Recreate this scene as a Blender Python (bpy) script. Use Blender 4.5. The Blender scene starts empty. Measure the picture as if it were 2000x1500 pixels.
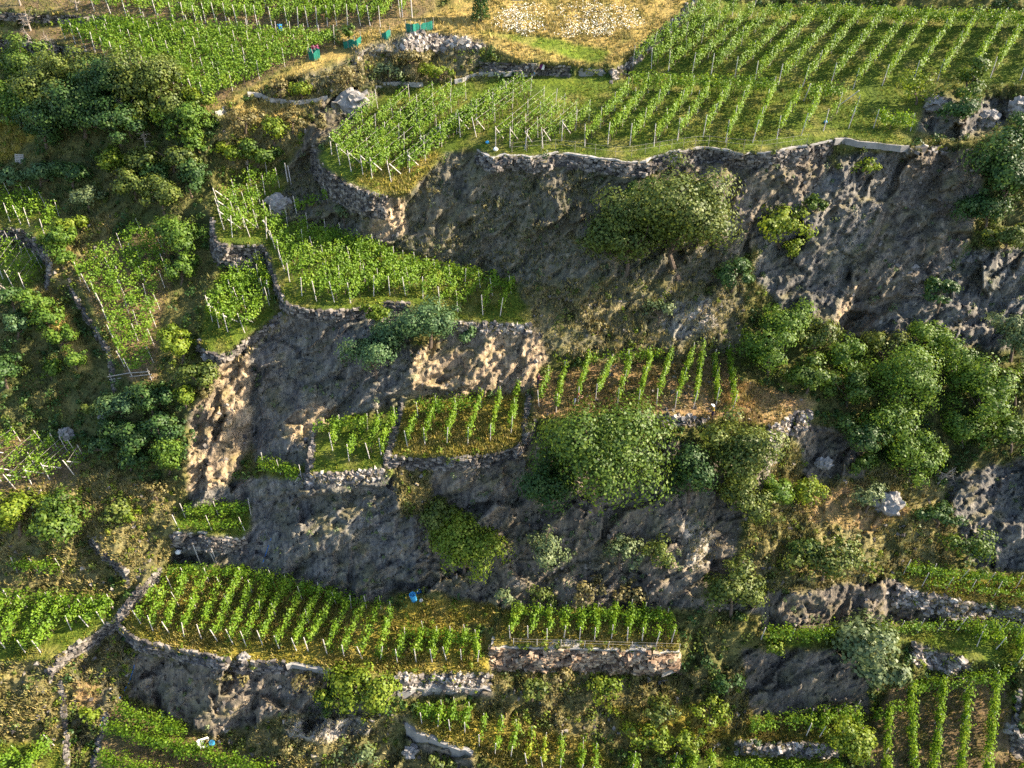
import bpy, bmesh, math, random
import numpy as np
from mathutils import Vector

# ------------------------------------------------------------------ camera, light, exposure
SC = bpy.context.scene
COL = SC.collection
W0, H0, F0 = 2000.0, 1500.0, 1333.0            # photograph pixels, focal length in the same pixels
TH = math.radians(37.0)                        # camera looks down by this much
CAM = np.array([0.0, 0.0, 60.0])
cam_d = bpy.data.cameras.new('camera')
cam = bpy.data.objects.new('camera', cam_d)
COL.objects.link(cam)
cam.location = CAM
cam.rotation_euler = (math.radians(90) - TH, 0, 0)
cam_d.sensor_width = 36.0
cam_d.lens = 36.0 * F0 / W0
cam_d.clip_end = 2000
cam_d.clip_start = 0.5
SC.camera = cam

SUN_EL, SUN_AZ = math.radians(31), math.radians(6)      # azimuth measured from +X towards the hill (+Y)
S_DIR = np.array([math.cos(SUN_EL) * math.cos(SUN_AZ), math.cos(SUN_EL) * math.sin(SUN_AZ), math.sin(SUN_EL)])
sun_d = bpy.data.lights.new('sun', 'SUN')
sun = bpy.data.objects.new('sun', sun_d)
COL.objects.link(sun)
sun_d.energy = 5.0
sun_d.angle = math.radians(0.5)
sun_d.color = (1.0, 0.86, 0.66)
sun.rotation_euler = Vector(S_DIR).to_track_quat('Z', 'Y').to_euler()
world = bpy.data.worlds.new('World')
SC.world = world
world.use_nodes = True
nt = world.node_tree
sky = nt.nodes.new('ShaderNodeTexSky')
sky.sky_type = 'NISHITA'
sky.sun_disc = False
sky.sun_elevation = SUN_EL
sky.sun_rotation = math.pi / 2 - SUN_AZ
bg = nt.nodes['Background']
bg.inputs[1].default_value = 0.105
nt.links.new(sky.outputs[0], bg.inputs[0])
SC.view_settings.view_transform = 'Standard'
SC.view_settings.look = 'None'
SC.view_settings.gamma = 1.0
SC.view_settings.exposure = 1.9
SC.render.engine = 'CYCLES'
SC.cycles.use_denoising = False
SC.cycles.max_bounces = 5
SC.cycles.transparent_max_bounces = 4

# ------------------------------------------------------------------ helpers
rng = np.random.default_rng(7)
random.seed(7)
cR = np.array([1.0, 0, 0]); cF = np.array([0, math.cos(TH), -math.sin(TH)]); cU = np.array([0, math.sin(TH), math.cos(TH)])

def rays(u, v):
    u = np.asarray(u, float); v = np.asarray(v, float)
    return ((u - W0 / 2) / F0)[..., None] * cR + ((H0 / 2 - v) / F0)[..., None] * cU + cF

def unit(a): return a / (np.linalg.norm(a, axis=-1)[..., None] + 1e-9)

def hash3(ix, iy, iz, seed):
    h = (ix.astype(np.int64) * 374761393 + iy.astype(np.int64) * 668265263 + iz.astype(np.int64) * 1274126177 + seed * 974634541) & 0x7fffffff
    h = (h ^ (h >> 13)) * 1103515245 & 0x7fffffff
    h = (h ^ (h >> 16)) * 134775813 & 0x7fffffff
    return ((h ^ (h >> 15)) & 0xffffff) / float(0xffffff)

def vnoise(p, seed=0):
    i = np.floor(p).astype(np.int64); f = p - i; f = f * f * (3 - 2 * f)
    r = 0
    for dx in (0, 1):
        for dy in (0, 1):
            for dz in (0, 1):
                w = (f[..., 0] if dx else 1 - f[..., 0]) * (f[..., 1] if dy else 1 - f[..., 1]) * (f[..., 2] if dz else 1 - f[..., 2])
                r = r + w * hash3(i[..., 0] + dx, i[..., 1] + dy, i[..., 2] + dz, seed)
    return r * 2 - 1

def fbm(p, octs=4, seed=0, gain=0.5):
    a, s, r = 1.0, 1.0, 0
    for o in range(octs):
        r = r + a * vnoise(p * s, seed + o); a *= gain; s *= 2.03
    return r

def noise2(u, v, scale, seed=0, octs=3):
    p = np.stack([np.asarray(u) / scale, np.asarray(v) / scale, np.zeros_like(np.asarray(u, float)) + 0.37], -1)
    return fbm(p, octs, seed)

def facets(p, seed):
    """blocky rock relief: every Voronoi cell is a tilted plane of its own"""
    i0 = np.floor(p).astype(np.int64)
    best = np.full(p.shape[:-1], 1e9); out = np.zeros(p.shape[:-1])
    for dx in (-1, 0, 1):
        for dy in (-1, 0, 1):
            for dz in (-1, 0, 1):
                cx, cy, cz = i0[..., 0] + dx, i0[..., 1] + dy, i0[..., 2] + dz
                c = np.stack([cx + hash3(cx, cy, cz, seed), cy + hash3(cx, cy, cz, seed + 1), cz + hash3(cx, cy, cz, seed + 2)], -1)
                d = p - c; dd = (d * d).sum(-1)
                t = np.stack([hash3(cx, cy, cz, seed + 3), hash3(cx, cy, cz, seed + 4), hash3(cx, cy, cz, seed + 5)], -1) * 2 - 1
                val = 1.3 * (d * t).sum(-1) + 0.4 * (hash3(cx, cy, cz, seed + 6) - 0.5)
                m = dd < best
                best = np.where(m, dd, best); out = np.where(m, val, out)
    return out

def ridged(p, octs=4, seed=0):
    a, s, r = 1.0, 1.0, 0
    for o in range(octs):
        r = r + a * (1 - 2 * np.abs(vnoise(p * s, seed + o))); a *= 0.5; s *= 2.1
    return r

def inpoly(u, v, poly):
    r = np.zeros(np.shape(u), bool)
    n = len(poly)
    for k in range(n):
        x1, y1 = poly[k]; x2, y2 = poly[(k + 1) % n]
        if y1 == y2: continue
        c = ((y1 > v) != (y2 > v)) & (u < (x2 - x1) * (v - y1) / (y2 - y1) + x1)
        r ^= c
    return r

def blur(a, n=1):
    for _ in range(n):
        b = np.pad(a, ((1, 1), (1, 1)) + ((0, 0),) * (a.ndim - 2), mode='edge')
        a = (b[:-2, 1:-1] + b[2:, 1:-1] + 2 * b[1:-1, 1:-1]) / 4
        b = np.pad(a, ((1, 1), (1, 1)) + ((0, 0),) * (a.ndim - 2), mode='edge')
        a = (b[1:-1, :-2] + b[1:-1, 2:] + 2 * b[1:-1, 1:-1]) / 4
    return a

def mesh_np(name, verts, faces, mat=None, parent=None, loc=None, smooth=False, col=None):
    verts = np.asarray(verts, np.float32); faces = np.asarray(faces, np.int32)
    me = bpy.data.meshes.new(name)
    me.vertices.add(len(verts)); me.vertices.foreach_set('co', verts.ravel())
    k = faces.shape[1]
    me.loops.add(faces.size); me.loops.foreach_set('vertex_index', faces.ravel())
    me.polygons.add(len(faces)); me.polygons.foreach_set('loop_start', np.arange(0, faces.size, k, dtype=np.int32))
    me.update(calc_edges=True)
    if smooth: me.polygons.foreach_set('use_smooth', np.ones(len(faces), bool))
    if col is not None:
        a = me.color_attributes.new('cover', 'FLOAT_COLOR', 'POINT'); a.data.foreach_set('color', np.asarray(col, np.float32).ravel())
    mats = mat if isinstance(mat, (list, tuple)) else [mat]
    for m in mats:
        if m: me.materials.append(m)
    o = bpy.data.objects.new(name, me); COL.objects.link(o)
    if parent: o.parent = parent
    if loc is not None: o.location = loc
    return o

def tag(o, label=None, cat=None, group=None, kind=None):
    if label: o['label'] = label
    if cat: o['category'] = cat
    if group: o['group'] = group
    if kind: o['kind'] = kind
    return o

def thing(name, loc, label, cat, group=None):
    o = bpy.data.objects.new(name, None); COL.objects.link(o)
    o.empty_display_size = 0.3
    o.location = loc
    return tag(o, label, cat, group)

class MB:
    """collects quads of boxes, tubes and blocks into one mesh"""
    def __init__(s): s.v = []; s.f = []; s.n = 0
    def add(s, v, f):
        v = np.asarray(v, float); f = np.asarray(f, int)
        if f.shape[1] == 3: f = np.c_[f, f[:, 2]]
        s.v.append(v); s.f.append(f + s.n); s.n += len(v)
    def box(s, c, ax, ay, az, j=0.0):
        """half axes ax, ay, az round c"""
        c, ax, ay, az = (np.asarray(q, float) for q in (c, ax, ay, az))
        sg = np.array([(-1, -1, -1), (1, -1, -1), (1, 1, -1), (-1, 1, -1), (-1, -1, 1), (1, -1, 1), (1, 1, 1), (-1, 1, 1)], float)
        if j: sg = sg * (1 + rng.uniform(-j, j, sg.shape))
        s.add(c + sg[:, :1] * ax + sg[:, 1:2] * ay + sg[:, 2:] * az, [(0, 3, 2, 1), (4, 5, 6, 7), (0, 1, 5, 4), (1, 2, 6, 5), (2, 3, 7, 6), (3, 0, 4, 7)])
    def tube(s, pts, rad, seg=6, caps=True):
        pts = np.asarray(pts, float); n = len(pts)
        rad = np.broadcast_to(rad, (n,))
        vs = []
        for i in range(n):
            t = pts[min(i + 1, n - 1)] - pts[max(i - 1, 0)]; t /= np.linalg.norm(t) + 1e-9
            a = np.cross(t, (0.3, 1, 0.1) if abs(t[2]) > 0.7 else (0, 0, 1)); a /= np.linalg.norm(a) + 1e-9
            b = np.cross(t, a)
            for k in range(seg):
                th = 2 * math.pi * k / seg
                vs.append(pts[i] + rad[i] * (math.cos(th) * a + math.sin(th) * b))
        fs = []
        for i in range(n - 1):
            for k in range(seg):
                fs.append((i * seg + k, i * seg + (k + 1) % seg, (i + 1) * seg + (k + 1) % seg, (i + 1) * seg + k))
        if caps:
            vs += [pts[0], pts[-1]]
            for k in range(seg):
                fs.append((n * seg, (k + 1) % seg, k, k)); fs.append((n * seg + 1, (n - 1) * seg + k, (n - 1) * seg + (k + 1) % seg, (n - 1) * seg + (k + 1) % seg))
        s.add(vs, fs)
    def build(s, name, mat, parent=None, loc=None, smooth=False):
        v = np.concatenate(s.v); f = np.concatenate(s.f)
        me = bpy.data.meshes.new(name)
        off = np.zeros(3) if loc is None else np.asarray(loc, float)
        fl = [tuple(q) if q[2] != q[3] else tuple(q[:3]) for q in f.tolist()]
        me.from_pydata((v - off).tolist(), [], fl); me.update()
        if smooth: me.polygons.foreach_set('use_smooth', np.ones(len(me.polygons), bool))
        for m in (mat if isinstance(mat, (list, tuple)) else [mat]): me.materials.append(m)
        o = bpy.data.objects.new(name, me); COL.objects.link(o)
        if parent: o.parent = parent
        elif loc is not None: o.location = loc
        return o

# ------------------------------------------------------------------ materials
def mat_new(name):
    m = bpy.data.materials.new(name); m.use_nodes = True
    n = m.node_tree.nodes; n.clear()
    out = n.new('ShaderNodeOutputMaterial'); b = n.new('ShaderNodeBsdfPrincipled')
    m.node_tree.links.new(b.outputs[0], out.inputs[0])
    b.inputs['Specular IOR Level'].default_value = 0.2
    return m, n, m.node_tree.links, b, out

def ramp(n, stops):
    r = n.new('ShaderNodeValToRGB')
    e = r.color_ramp.elements
    while len(e) < len(stops): e.new(0.5)
    for el, (p, c) in zip(e, stops): el.position = p; el.color = (*c, 1)
    return r

def leaf_mat(name, cols, trans=0.25, rough=0.55, patch=0.0):
    m, n, L, b, out = mat_new(name)
    g = n.new('ShaderNodeNewGeometry')
    no = n.new('ShaderNodeTexNoise'); no.inputs['Scale'].default_value = 0.9; no.inputs['Detail'].default_value = 2
    L.new(g.outputs['Position'], no.inputs['Vector'])
    mx = n.new('ShaderNodeMath'); mx.operation = 'MULTIPLY_ADD'; mx.inputs[1].default_value = 0.55
    ms = n.new('ShaderNodeMath'); ms.operation = 'MULTIPLY_ADD'; ms.inputs[1].default_value = 1.5; ms.inputs[2].default_value = -0.52
    L.new(no.outputs[0], ms.inputs[0]); L.new(g.outputs['Random Per Island'], mx.inputs[0]); L.new(ms.outputs[0], mx.inputs[2])
    r = ramp(n, [(i / (len(cols) - 1), c) for i, c in enumerate(cols)])
    L.new(mx.outputs[0], r.inputs[0]); L.new(r.outputs[0], b.inputs['Base Color'])
    b.inputs['Roughness'].default_value = rough
    b.inputs['Specular IOR Level'].default_value = 0.3
    t = n.new('ShaderNodeBsdfTranslucent'); ad = n.new('ShaderNodeMixShader')
    hs = n.new('ShaderNodeHueSaturation'); hs.inputs['Value'].default_value = 1.25; hs.inputs['Hue'].default_value = 0.485; L.new(r.outputs[0], hs.inputs['Color'])
    L.new(hs.outputs[0], t.inputs[0]); ad.inputs[0].default_value = trans
    L.new(b.outputs[0], ad.inputs[1]); L.new(t.outputs[0], ad.inputs[2]); L.new(ad.outputs[0], out.inputs[0])
    return m

def plain(name, cols, scale=3.0, rough=0.85, bump=0.3, detail=5, island=0.0):
    m, n, L, b, out = mat_new(name)
    g = n.new('ShaderNodeNewGeometry')
    no = n.new('ShaderNodeTexNoise'); no.inputs['Scale'].default_value = scale; no.inputs['Detail'].default_value = detail
    L.new(g.outputs['Position'], no.inputs['Vector'])
    src = no.outputs[0]
    if island:
        a = n.new('ShaderNodeMath'); a.operation = 'MULTIPLY_ADD'; a.inputs[1].default_value = island
        s = n.new('ShaderNodeMath'); s.operation = 'SUBTRACT'; s.inputs[1].default_value = island / 2
        L.new(g.outputs['Random Per Island'], a.inputs[0]); L.new(no.outputs[0], a.inputs[2]); L.new(a.outputs[0], s.inputs[0]); src = s.outputs[0]
    r = ramp(n, [(0.25 + 0.5 * i / max(1, len(cols) - 1), c) for i, c in enumerate(cols)])
    L.new(src, r.inputs[0]); L.new(r.outputs[0], b.inputs['Base Color'])
    b.inputs['Roughness'].default_value = rough
    if bump:
        bp = n.new('ShaderNodeBump'); bp.inputs['Strength'].default_value = bump; bp.inputs['Distance'].default_value = 0.05
        n2 = n.new('ShaderNodeTexNoise'); n2.inputs['Scale'].default_value = scale * 6; n2.inputs['Detail'].default_value = 4
        L.new(g.outputs['Position'], n2.inputs['Vector']); L.new(n2.outputs[0], bp.inputs['Height']); L.new(bp.outputs[0], b.inputs['Normal'])
    return m

def hill_mat():
    m, n, L, b, out = mat_new('hillside_ground')
    at = n.new('ShaderNodeAttribute'); at.attribute_name = 'cover'
    g = n.new('ShaderNodeNewGeometry')
    def noise(scale, detail, rough=0.6, vec=None, dist=0.0):
        x = n.new('ShaderNodeTexNoise'); x.inputs['Scale'].default_value = scale; x.inputs['Detail'].default_value = detail; x.inputs['Roughness'].default_value = rough
        x.inputs['Distortion'].default_value = dist
        L.new(vec or g.outputs['Position'], x.inputs['Vector']); return x
    mp = n.new('ShaderNodeMapping'); mp.inputs['Rotation'].default_value = (0.5, math.radians(-48), 0.3); mp.inputs['Scale'].default_value = (2.6, 1.2, 0.5)
    L.new(g.outputs['Position'], mp.inputs['Vector'])
    strata = noise(0.9, 7, 0.65, mp.outputs[0], 0.6)
    fine = noise(3.5, 6, 0.7)
    mid = noise(0.7, 5, 0.6)
    vor = n.new('ShaderNodeTexVoronoi'); vor.feature = 'DISTANCE_TO_EDGE'; vor.inputs['Scale'].default_value = 1.1
    L.new(mp.outputs[0], vor.inputs['Vector'])
    # soil and grass: mottled by the fine noise
    r1 = ramp(n, [(0.3, (0.45, 0.5, 0.5)), (0.5, (0.95, 0.95, 0.9)), (0.72, (1.6, 1.45, 1.2))])
    L.new(fine.outputs[0], r1.inputs[0])
    # rock: streaks, cracks and pale lichen
    r2 = ramp(n, [(0.30, (0.30, 0.31, 0.36)), (0.45, (0.75, 0.76, 0.80)), (0.58, (1.2, 1.18, 1.14)), (0.72, (2.1, 2.0, 1.85))])
    L.new(strata.outputs[0], r2.inputs[0])
    r3 = ramp(n, [(0.0, (0.45, 0.45, 0.45)), (0.06, (1, 1, 1))])
    L.new(vor.outputs['Distance'], r3.inputs[0])
    def mul(a, c, f=1.0):
        x = n.new('ShaderNodeMix'); x.data_type = 'RGBA'; x.blend_type = 'MULTIPLY'; x.inputs['Factor'].default_value = f
        L.new(a, x.inputs['A']); L.new(c, x.inputs['B']); return x.outputs['Result']
    rock = mul(mul(at.outputs['Color'], r2.outputs[0]), r3.outputs[0], 0.6)
    soil = mul(at.outputs['Color'], r1.outputs[0])
    r4 = ramp(n, [(0.35, (0.7, 0.72, 0.7)), (0.65, (1.25, 1.2, 1.1))]); L.new(mid.outputs[0], r4.inputs[0])
    mix = n.new('ShaderNodeMix'); mix.data_type = 'RGBA'
    L.new(at.outputs['Alpha'], mix.inputs['Factor']); L.new(soil, mix.inputs['A']); L.new(rock, mix.inputs['B'])
    L.new(mul(mix.outputs['Result'], r4.outputs[0], 0.8), b.inputs['Base Color'])
    b.inputs['Roughness'].default_value = 0.95; b.inputs['Specular IOR Level'].default_value = 0.1
    h = n.new('ShaderNodeMath'); h.operation = 'MULTIPLY_ADD'; L.new(strata.outputs[0], h.inputs[0]); h.inputs[1].default_value = 1.4; L.new(fine.outputs[0], h.inputs[2])
    bp = n.new('ShaderNodeBump'); bp.inputs['Strength'].default_value = 0.75; bp.inputs['Distance'].default_value = 0.28
    L.new(h.outputs[0], bp.inputs['Height']); L.new(bp.outputs[0], b.inputs['Normal'])
    return m

def cover_mat(name, trans=0.2):
    m, n, L, b, out = mat_new(name)
    at = n.new('ShaderNodeAttribute'); at.attribute_name = 'cover'
    g = n.new('ShaderNodeNewGeometry')
    r = ramp(n, [(0, (0.6, 0.65, 0.6)), (0.6, (1, 1, 1)), (1, (1.5, 1.35, 1.1))]); L.new(g.outputs['Random Per Island'], r.inputs[0])
    x = n.new('ShaderNodeMix'); x.data_type = 'RGBA'; x.blend_type = 'MULTIPLY'; x.inputs['Factor'].default_value = 1
    L.new(at.outputs['Color'], x.inputs['A']); L.new(r.outputs[0], x.inputs['B']); L.new(x.outputs['Result'], b.inputs['Base Color'])
    b.inputs['Roughness'].default_value = 0.8
    t = n.new('ShaderNodeBsdfTranslucent'); ms = n.new('ShaderNodeMixShader'); ms.inputs[0].default_value = trans
    L.new(x.outputs['Result'], t.inputs[0]); L.new(b.outputs[0], ms.inputs[1]); L.new(t.outputs[0], ms.inputs[2]); L.new(ms.outputs[0], out.inputs[0])
    return m

M = {
    'hill': hill_mat(),
    'vine': leaf_mat('vine_leaves', [(.045, .10, .006), (.095, .185, .010), (.145, .25, .015), (.22, .30, .025)], 0.40),
    'vine_y': leaf_mat('yellowing_vine_leaves', [(.06, .13, .01), (.14, .24, .015), (.24, .30, .02), (.42, .36, .03)], 0.42),
    'walnut': leaf_mat('olive_tree_leaves', [(.025, .045, .008), (.06, .09, .014), (.11, .145, .022), (.18, .20, .04)]),
    'green': leaf_mat('green_tree_leaves', [(.02, .045, .006), (.045, .09, .010), (.085, .14, .014), (.14, .19, .022)]),
    'locust': leaf_mat('locust_leaves', [(.03, .07, .008), (.065, .13, .014), (.11, .19, .02), (.17, .24, .03)], 0.35),
    'blue': leaf_mat('bluish_tree_leaves', [(.03, .07, .03), (.055, .11, .04), (.085, .15, .05), (.12, .18, .06)]),
    'yellow': leaf_mat('yellow_green_leaves', [(.05, .09, .008), (.11, .17, .012), (.17, .23, .018), (.25, .28, .03)], 0.35),
    'grey': leaf_mat('grey_green_leaves', [(.05, .08, .03), (.09, .13, .05), (.14, .18, .07), (.21, .24, .11)]),
    'brown': leaf_mat('dry_shrub_leaves', [(.07, .065, .02), (.13, .115, .04), (.20, .165, .06), (.27, .23, .08)], 0.25),
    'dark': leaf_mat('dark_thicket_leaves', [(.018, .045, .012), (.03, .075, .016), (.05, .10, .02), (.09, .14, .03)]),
    'bark': plain('bark', [(.07, .05, .035), (.16, .12, .09)], 6),
    'deadwood': plain('dead_wood', [(.22, .18, .14), (.38, .33, .28)], 6),
    'post': plain('weathered_post', [(.36, .32, .29), (.62, .57, .53)], 9, bump=0.1),
    'wood': plain('grey_timber', [(.22, .2, .18), (.38, .35, .31)], 7, bump=0.1),
    'stone': plain('dry_stone', [(.06, .053, .05), (.13, .115, .10), (.25, .22, .19)], 2.5, island=0.7),
    'stone_pale': plain('pale_stone', [(.11, .095, .085), (.21, .185, .165), (.38, .34, .30)], 2.5, island=0.7),
    'stone_warm': plain('warm_stone', [(.13, .085, .055), (.26, .18, .12), (.42, .32, .22)], 2.5, island=0.7),
    'concrete': plain('concrete', [(.19, .18, .165), (.32, .30, .28)], 1.6, bump=0.15),
    'coping': plain('pale_coping', [(.17, .155, .14), (.31, .29, .265), (.42, .40, .37)], 2.5, bump=0.1),
    'net': plain('green_netting', [(.008, .10, .07), (.015, .18, .13)], 5, rough=0.6),
    'bluep': plain('blue_plastic', [(.01, .09, .30), (.02, .16, .45)], 2, rough=0.4, bump=0),
    'skyb': plain('light_blue_plastic', [(.05, .30, .58), (.08, .40, .68)], 2, rough=0.4, bump=0),
    'white': plain('white_plastic', [(.62, .62, .60), (.8, .8, .78)], 3, rough=0.5, bump=0.05),
    'cloth': plain('pink_white_cloth', [(.35, .10, .22), (.6, .45, .55), (.75, .7, .72)], 4, bump=0),
    'grass': cover_mat('grass_blades'),
    'flower': plain('white_petals', [(.5, .47, .36), (.78, .75, .66)], 5, bump=0),
}

# ------------------------------------------------------------------ the hillside: which way each piece of ground faces
# cover: base colour and how much of it is bare rock
COVER = {
    'green': ((.08, .115, .014), 0.0), 'lawn': ((.12, .17, .02), 0.0), 'golden': ((.23, .19, .035), 0.0), 'dry': ((.34, .25, .09), 0.0),
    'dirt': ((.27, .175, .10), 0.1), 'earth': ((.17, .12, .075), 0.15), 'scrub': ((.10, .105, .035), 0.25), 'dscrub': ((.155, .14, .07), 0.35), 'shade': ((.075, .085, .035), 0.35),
    'rock': ((.17, .16, .15), 1.0), 'brock': ((.185, .158, .132), 0.9), 'crag': ((.155, .142, .115), 0.8), 'warm': ((.33, .255, .18), 1.0), 'pale': ((.33, .30, .27), 1.0), 'mix': ((.15, .135, .09), 0.6), 'moss': ((.115, .115, .06), 0.55),
    'orange': ((.34, .20, .10), 0.0), 'wall': ((.15, .13, .115), 0.8), 'rubble': ((.27, .23, .195), 0.7),
}
CK = list(COVER)
REG = []   # (slope, azimuth, weight, cover, polygon); azimuth 0 faces the camera, positive faces right
def reg(slope, az, cover, *pts, w=1.0): REG.append((slope, az, w, cover, pts))
# --- crags and rough slopes
reg(36, 0, 'scrub', (-500, -400), (2500, -400), (2500, -25), (-500, -25))
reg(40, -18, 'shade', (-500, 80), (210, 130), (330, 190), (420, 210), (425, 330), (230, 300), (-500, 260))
reg(34, 10, 'golden', (-500, 215), (40, 235), (75, 268), (0, 320), (-500, 330))
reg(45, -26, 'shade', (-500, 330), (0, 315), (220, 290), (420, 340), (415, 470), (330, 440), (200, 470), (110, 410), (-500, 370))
reg(38, 12, 'dscrub', (100, 460), (160, 420), (230, 410), (200, 500), (120, 570), (90, 540))
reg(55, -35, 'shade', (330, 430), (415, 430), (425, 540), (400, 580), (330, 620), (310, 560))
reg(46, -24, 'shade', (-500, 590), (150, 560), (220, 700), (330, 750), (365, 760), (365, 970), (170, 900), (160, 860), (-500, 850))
reg(35, 16, 'dry', (60, 560), (95, 560), (140, 620), (185, 715), (155, 730), (100, 650))
reg(45, 4, 'dscrub', (-500, 950), (170, 900), (300, 950), (180, 1080), (230, 1170), (-500, 1160))
reg(42, 12, 'dscrub', (170, 1040), (240, 960), (340, 940), (350, 1000), (340, 1090), (260, 1150), (180, 1090))
reg(40, 5, 'dscrub', (430, 215), (560, 170), (640, 190), (600, 260), (560, 310), (530, 330), (440, 330), (420, 260))
reg(30, 8, 'dry', (450, 205), (500, 195), (590, 220), (580, 245), (480, 235))
reg(45, 2, 'mix', (560, 150), (700, 85), (800, 65), (900, 62), (950, 90), (930, 120), (940, 150), (820, 165), (730, 170), (640, 185), (560, 195), (500, 178))
reg(48, 14, 'pale', (690, 90), (760, 80), (800, 66), (930, 72), (950, 95), (820, 100), (700, 115))
reg(46, 14, 'brock', (630, 190), (740, 180), (720, 230), (640, 270), (600, 330), (560, 330), (600, 260))
reg(42, 28, 'pale', (655, 185), (715, 178), (720, 205), (690, 225), (655, 220))
reg(52, -14, 'crag', (560, 330), (600, 310), (625, 330), (750, 385), (800, 400), (800, 485), (640, 455), (540, 430), (530, 380))
reg(45, 25, 'pale', (520, 395), (560, 380), (575, 400), (560, 425), (520, 420))
reg(58, 25, 'warm', (735, 400), (760, 385), (800, 385), (830, 400), (820, 455), (720, 470), (725, 440))
reg(58, -20, 'crag', (790, 385), (870, 300), (930, 295), (1215, 318), (1290, 310), (1250, 360), (1150, 430), (1150, 560), (1040, 560), (800, 490))
reg(58, 5, 'crag', (1150, 430), (1250, 360), (1300, 330), (1450, 400), (1450, 560), (1150, 560))
reg(58, 20, 'brock', (1262, 318), (1300, 300), (1480, 302), (1600, 288), (1640, 330), (1560, 400), (1450, 500), (1400, 480), (1430, 400), (1350, 350))
reg(64, -10, 'rock', (1480, 430), (1560, 400), (1640, 320), (1780, 290), (1680, 500), (1620, 680), (1560, 640), (1470, 540))
reg(62, 16, 'rock', (1640, 300), (1770, 292), (1740, 380), (1660, 480), (1640, 400))
reg(64, -30, 'brock', (1780, 290), (1920, 290), (1930, 330), (1890, 480), (1820, 560), (1700, 640), (1620, 680), (1680, 500))
reg(70, 48, 'warm', (1690, 560), (1660, 560), (1605, 670), (1625, 680))
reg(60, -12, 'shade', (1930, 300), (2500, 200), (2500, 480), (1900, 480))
reg(62, 2, 'rock', (1890, 490), (2500, 430), (2500, 700), (1830, 680), (1700, 640), (1820, 560))
reg(45, 15, 'rock', (1800, 190), (1940, 190), (1990, 200), (1940, 260), (1870, 275), (1790, 260))
reg(52, -2, 'mix', (1010, 560), (1150, 540), (1450, 560), (1450, 690), (1300, 700), (1150, 700), (1060, 690), (1040, 640))
reg(54, 24, 'pale', (1290, 590), (1390, 580), (1400, 640), (1330, 660), (1290, 640))
reg(55, 20, 'warm', (800, 690), (900, 640), (1040, 640), (1075, 700), (1030, 770), (800, 775), (790, 730))
reg(62, -24, 'brock', (870, 640), (960, 640), (940, 690), (850, 690))
reg(62, -34, 'rock', (490, 690), (560, 612), (800, 600), (810, 690), (800, 770), (780, 790), (620, 830), (600, 910), (490, 900))
reg(60, 36, 'warm', (550, 835), (600, 790), (660, 775), (650, 830), (580, 865))
reg(72, 58, 'warm', (365, 960), (375, 800), (420, 730), (460, 700), (490, 690), (490, 860), (455, 940), (395, 975))
reg(70, -40, 'brock', (365, 800), (405, 790), (408, 870), (372, 860))
reg(45, 15, 'rubble', (390, 690), (455, 690), (548, 615), (562, 626), (490, 690), (420, 725))
reg(66, -26, 'rock', (340, 1050), (370, 970), (490, 930), (590, 935), (750, 912), (800, 960), (820, 1150), (700, 1180), (480, 1110), (340, 1100))
reg(62, -24, 'brock', (770, 905), (1010, 890), (1050, 850), (1330, 860), (1350, 1080), (1330, 1190), (990, 1190), (820, 1150), (800, 960))
reg(55, 20, 'dscrub', (770, 910), (850, 905), (830, 1000), (780, 1010))
reg(60, -6, 'brock', (1330, 860), (1560, 870), (1560, 940), (1450, 1020), (1430, 1130), (1500, 1200), (1330, 1190), (1340, 1050))
reg(62, 38, 'pale', (1330, 1010), (1380, 1020), (1400, 1060), (1390, 1110), (1345, 1110))
reg(58, 42, 'pale', (1500, 850), (1540, 860), (1550, 900), (1530, 940), (1500, 920))
reg(42, 8, 'dscrub', (1540, 850), (1700, 850), (1860, 960), (1870, 1100), (1740, 1120), (1500, 1200), (1440, 1080))
reg(38, 14, 'dirt', (1560, 960), (1700, 940), (1780, 1000), (1700, 1040), (1560, 1010))
reg(58, -26, 'brock', (1550, 830), (1690, 830), (1690, 930), (1570, 940))
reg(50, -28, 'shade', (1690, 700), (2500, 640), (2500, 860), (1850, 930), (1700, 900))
reg(56, -16, 'rock', (1840, 930), (2500, 800), (2500, 1130), (1900, 1115))
reg(55, 8, 'brock', (1480, 1160), (1740, 1130), (1900, 1195), (1780, 1220), (1490, 1230))
reg(70, -26, 'wall', (1440, 1270), (1700, 1268), (1700, 1390), (1470, 1395))
reg(45, 10, 'dscrub', (960, 1300), (1330, 1310), (1440, 1250), (1470, 1400), (1400, 1470), (1170, 1450), (930, 1390))
reg(44, 14, 'golden', (1180, 1380), (1400, 1370), (1440, 1440), (1250, 1480))
reg(45, -26, 'shade', (1340, 1195), (1450, 1240), (1420, 1340), (1350, 1300))
reg(48, 12, 'dscrub', (400, 1440), (560, 1385), (790, 1390), (930, 1480), (1000, 1600), (560, 1600), (400, 1460))
reg(58, -26, 'brock', (260, 1275), (480, 1300), (640, 1310), (790, 1350), (700, 1400), (560, 1390), (420, 1440), (370, 1420), (250, 1360))
reg(50, 30, 'pale', (560, 1400), (690, 1400), (740, 1430), (640, 1450), (560, 1440))
reg(42, 6, 'dscrub', (-500, 1290), (130, 1280), (130, 1440), (-500, 1460))
reg(52, -12, 'mix', (135, 1270), (230, 1230), (262, 1280), (240, 1370), (195, 1430), (140, 1500))
reg(40, 16, 'dirt', (130, 1320), (190, 1340), (200, 1370), (150, 1380))
reg(48, 4, 'scrub', (-500, 1560), (2500, 1560), (2500, 1900), (-500, 1900))
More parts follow.
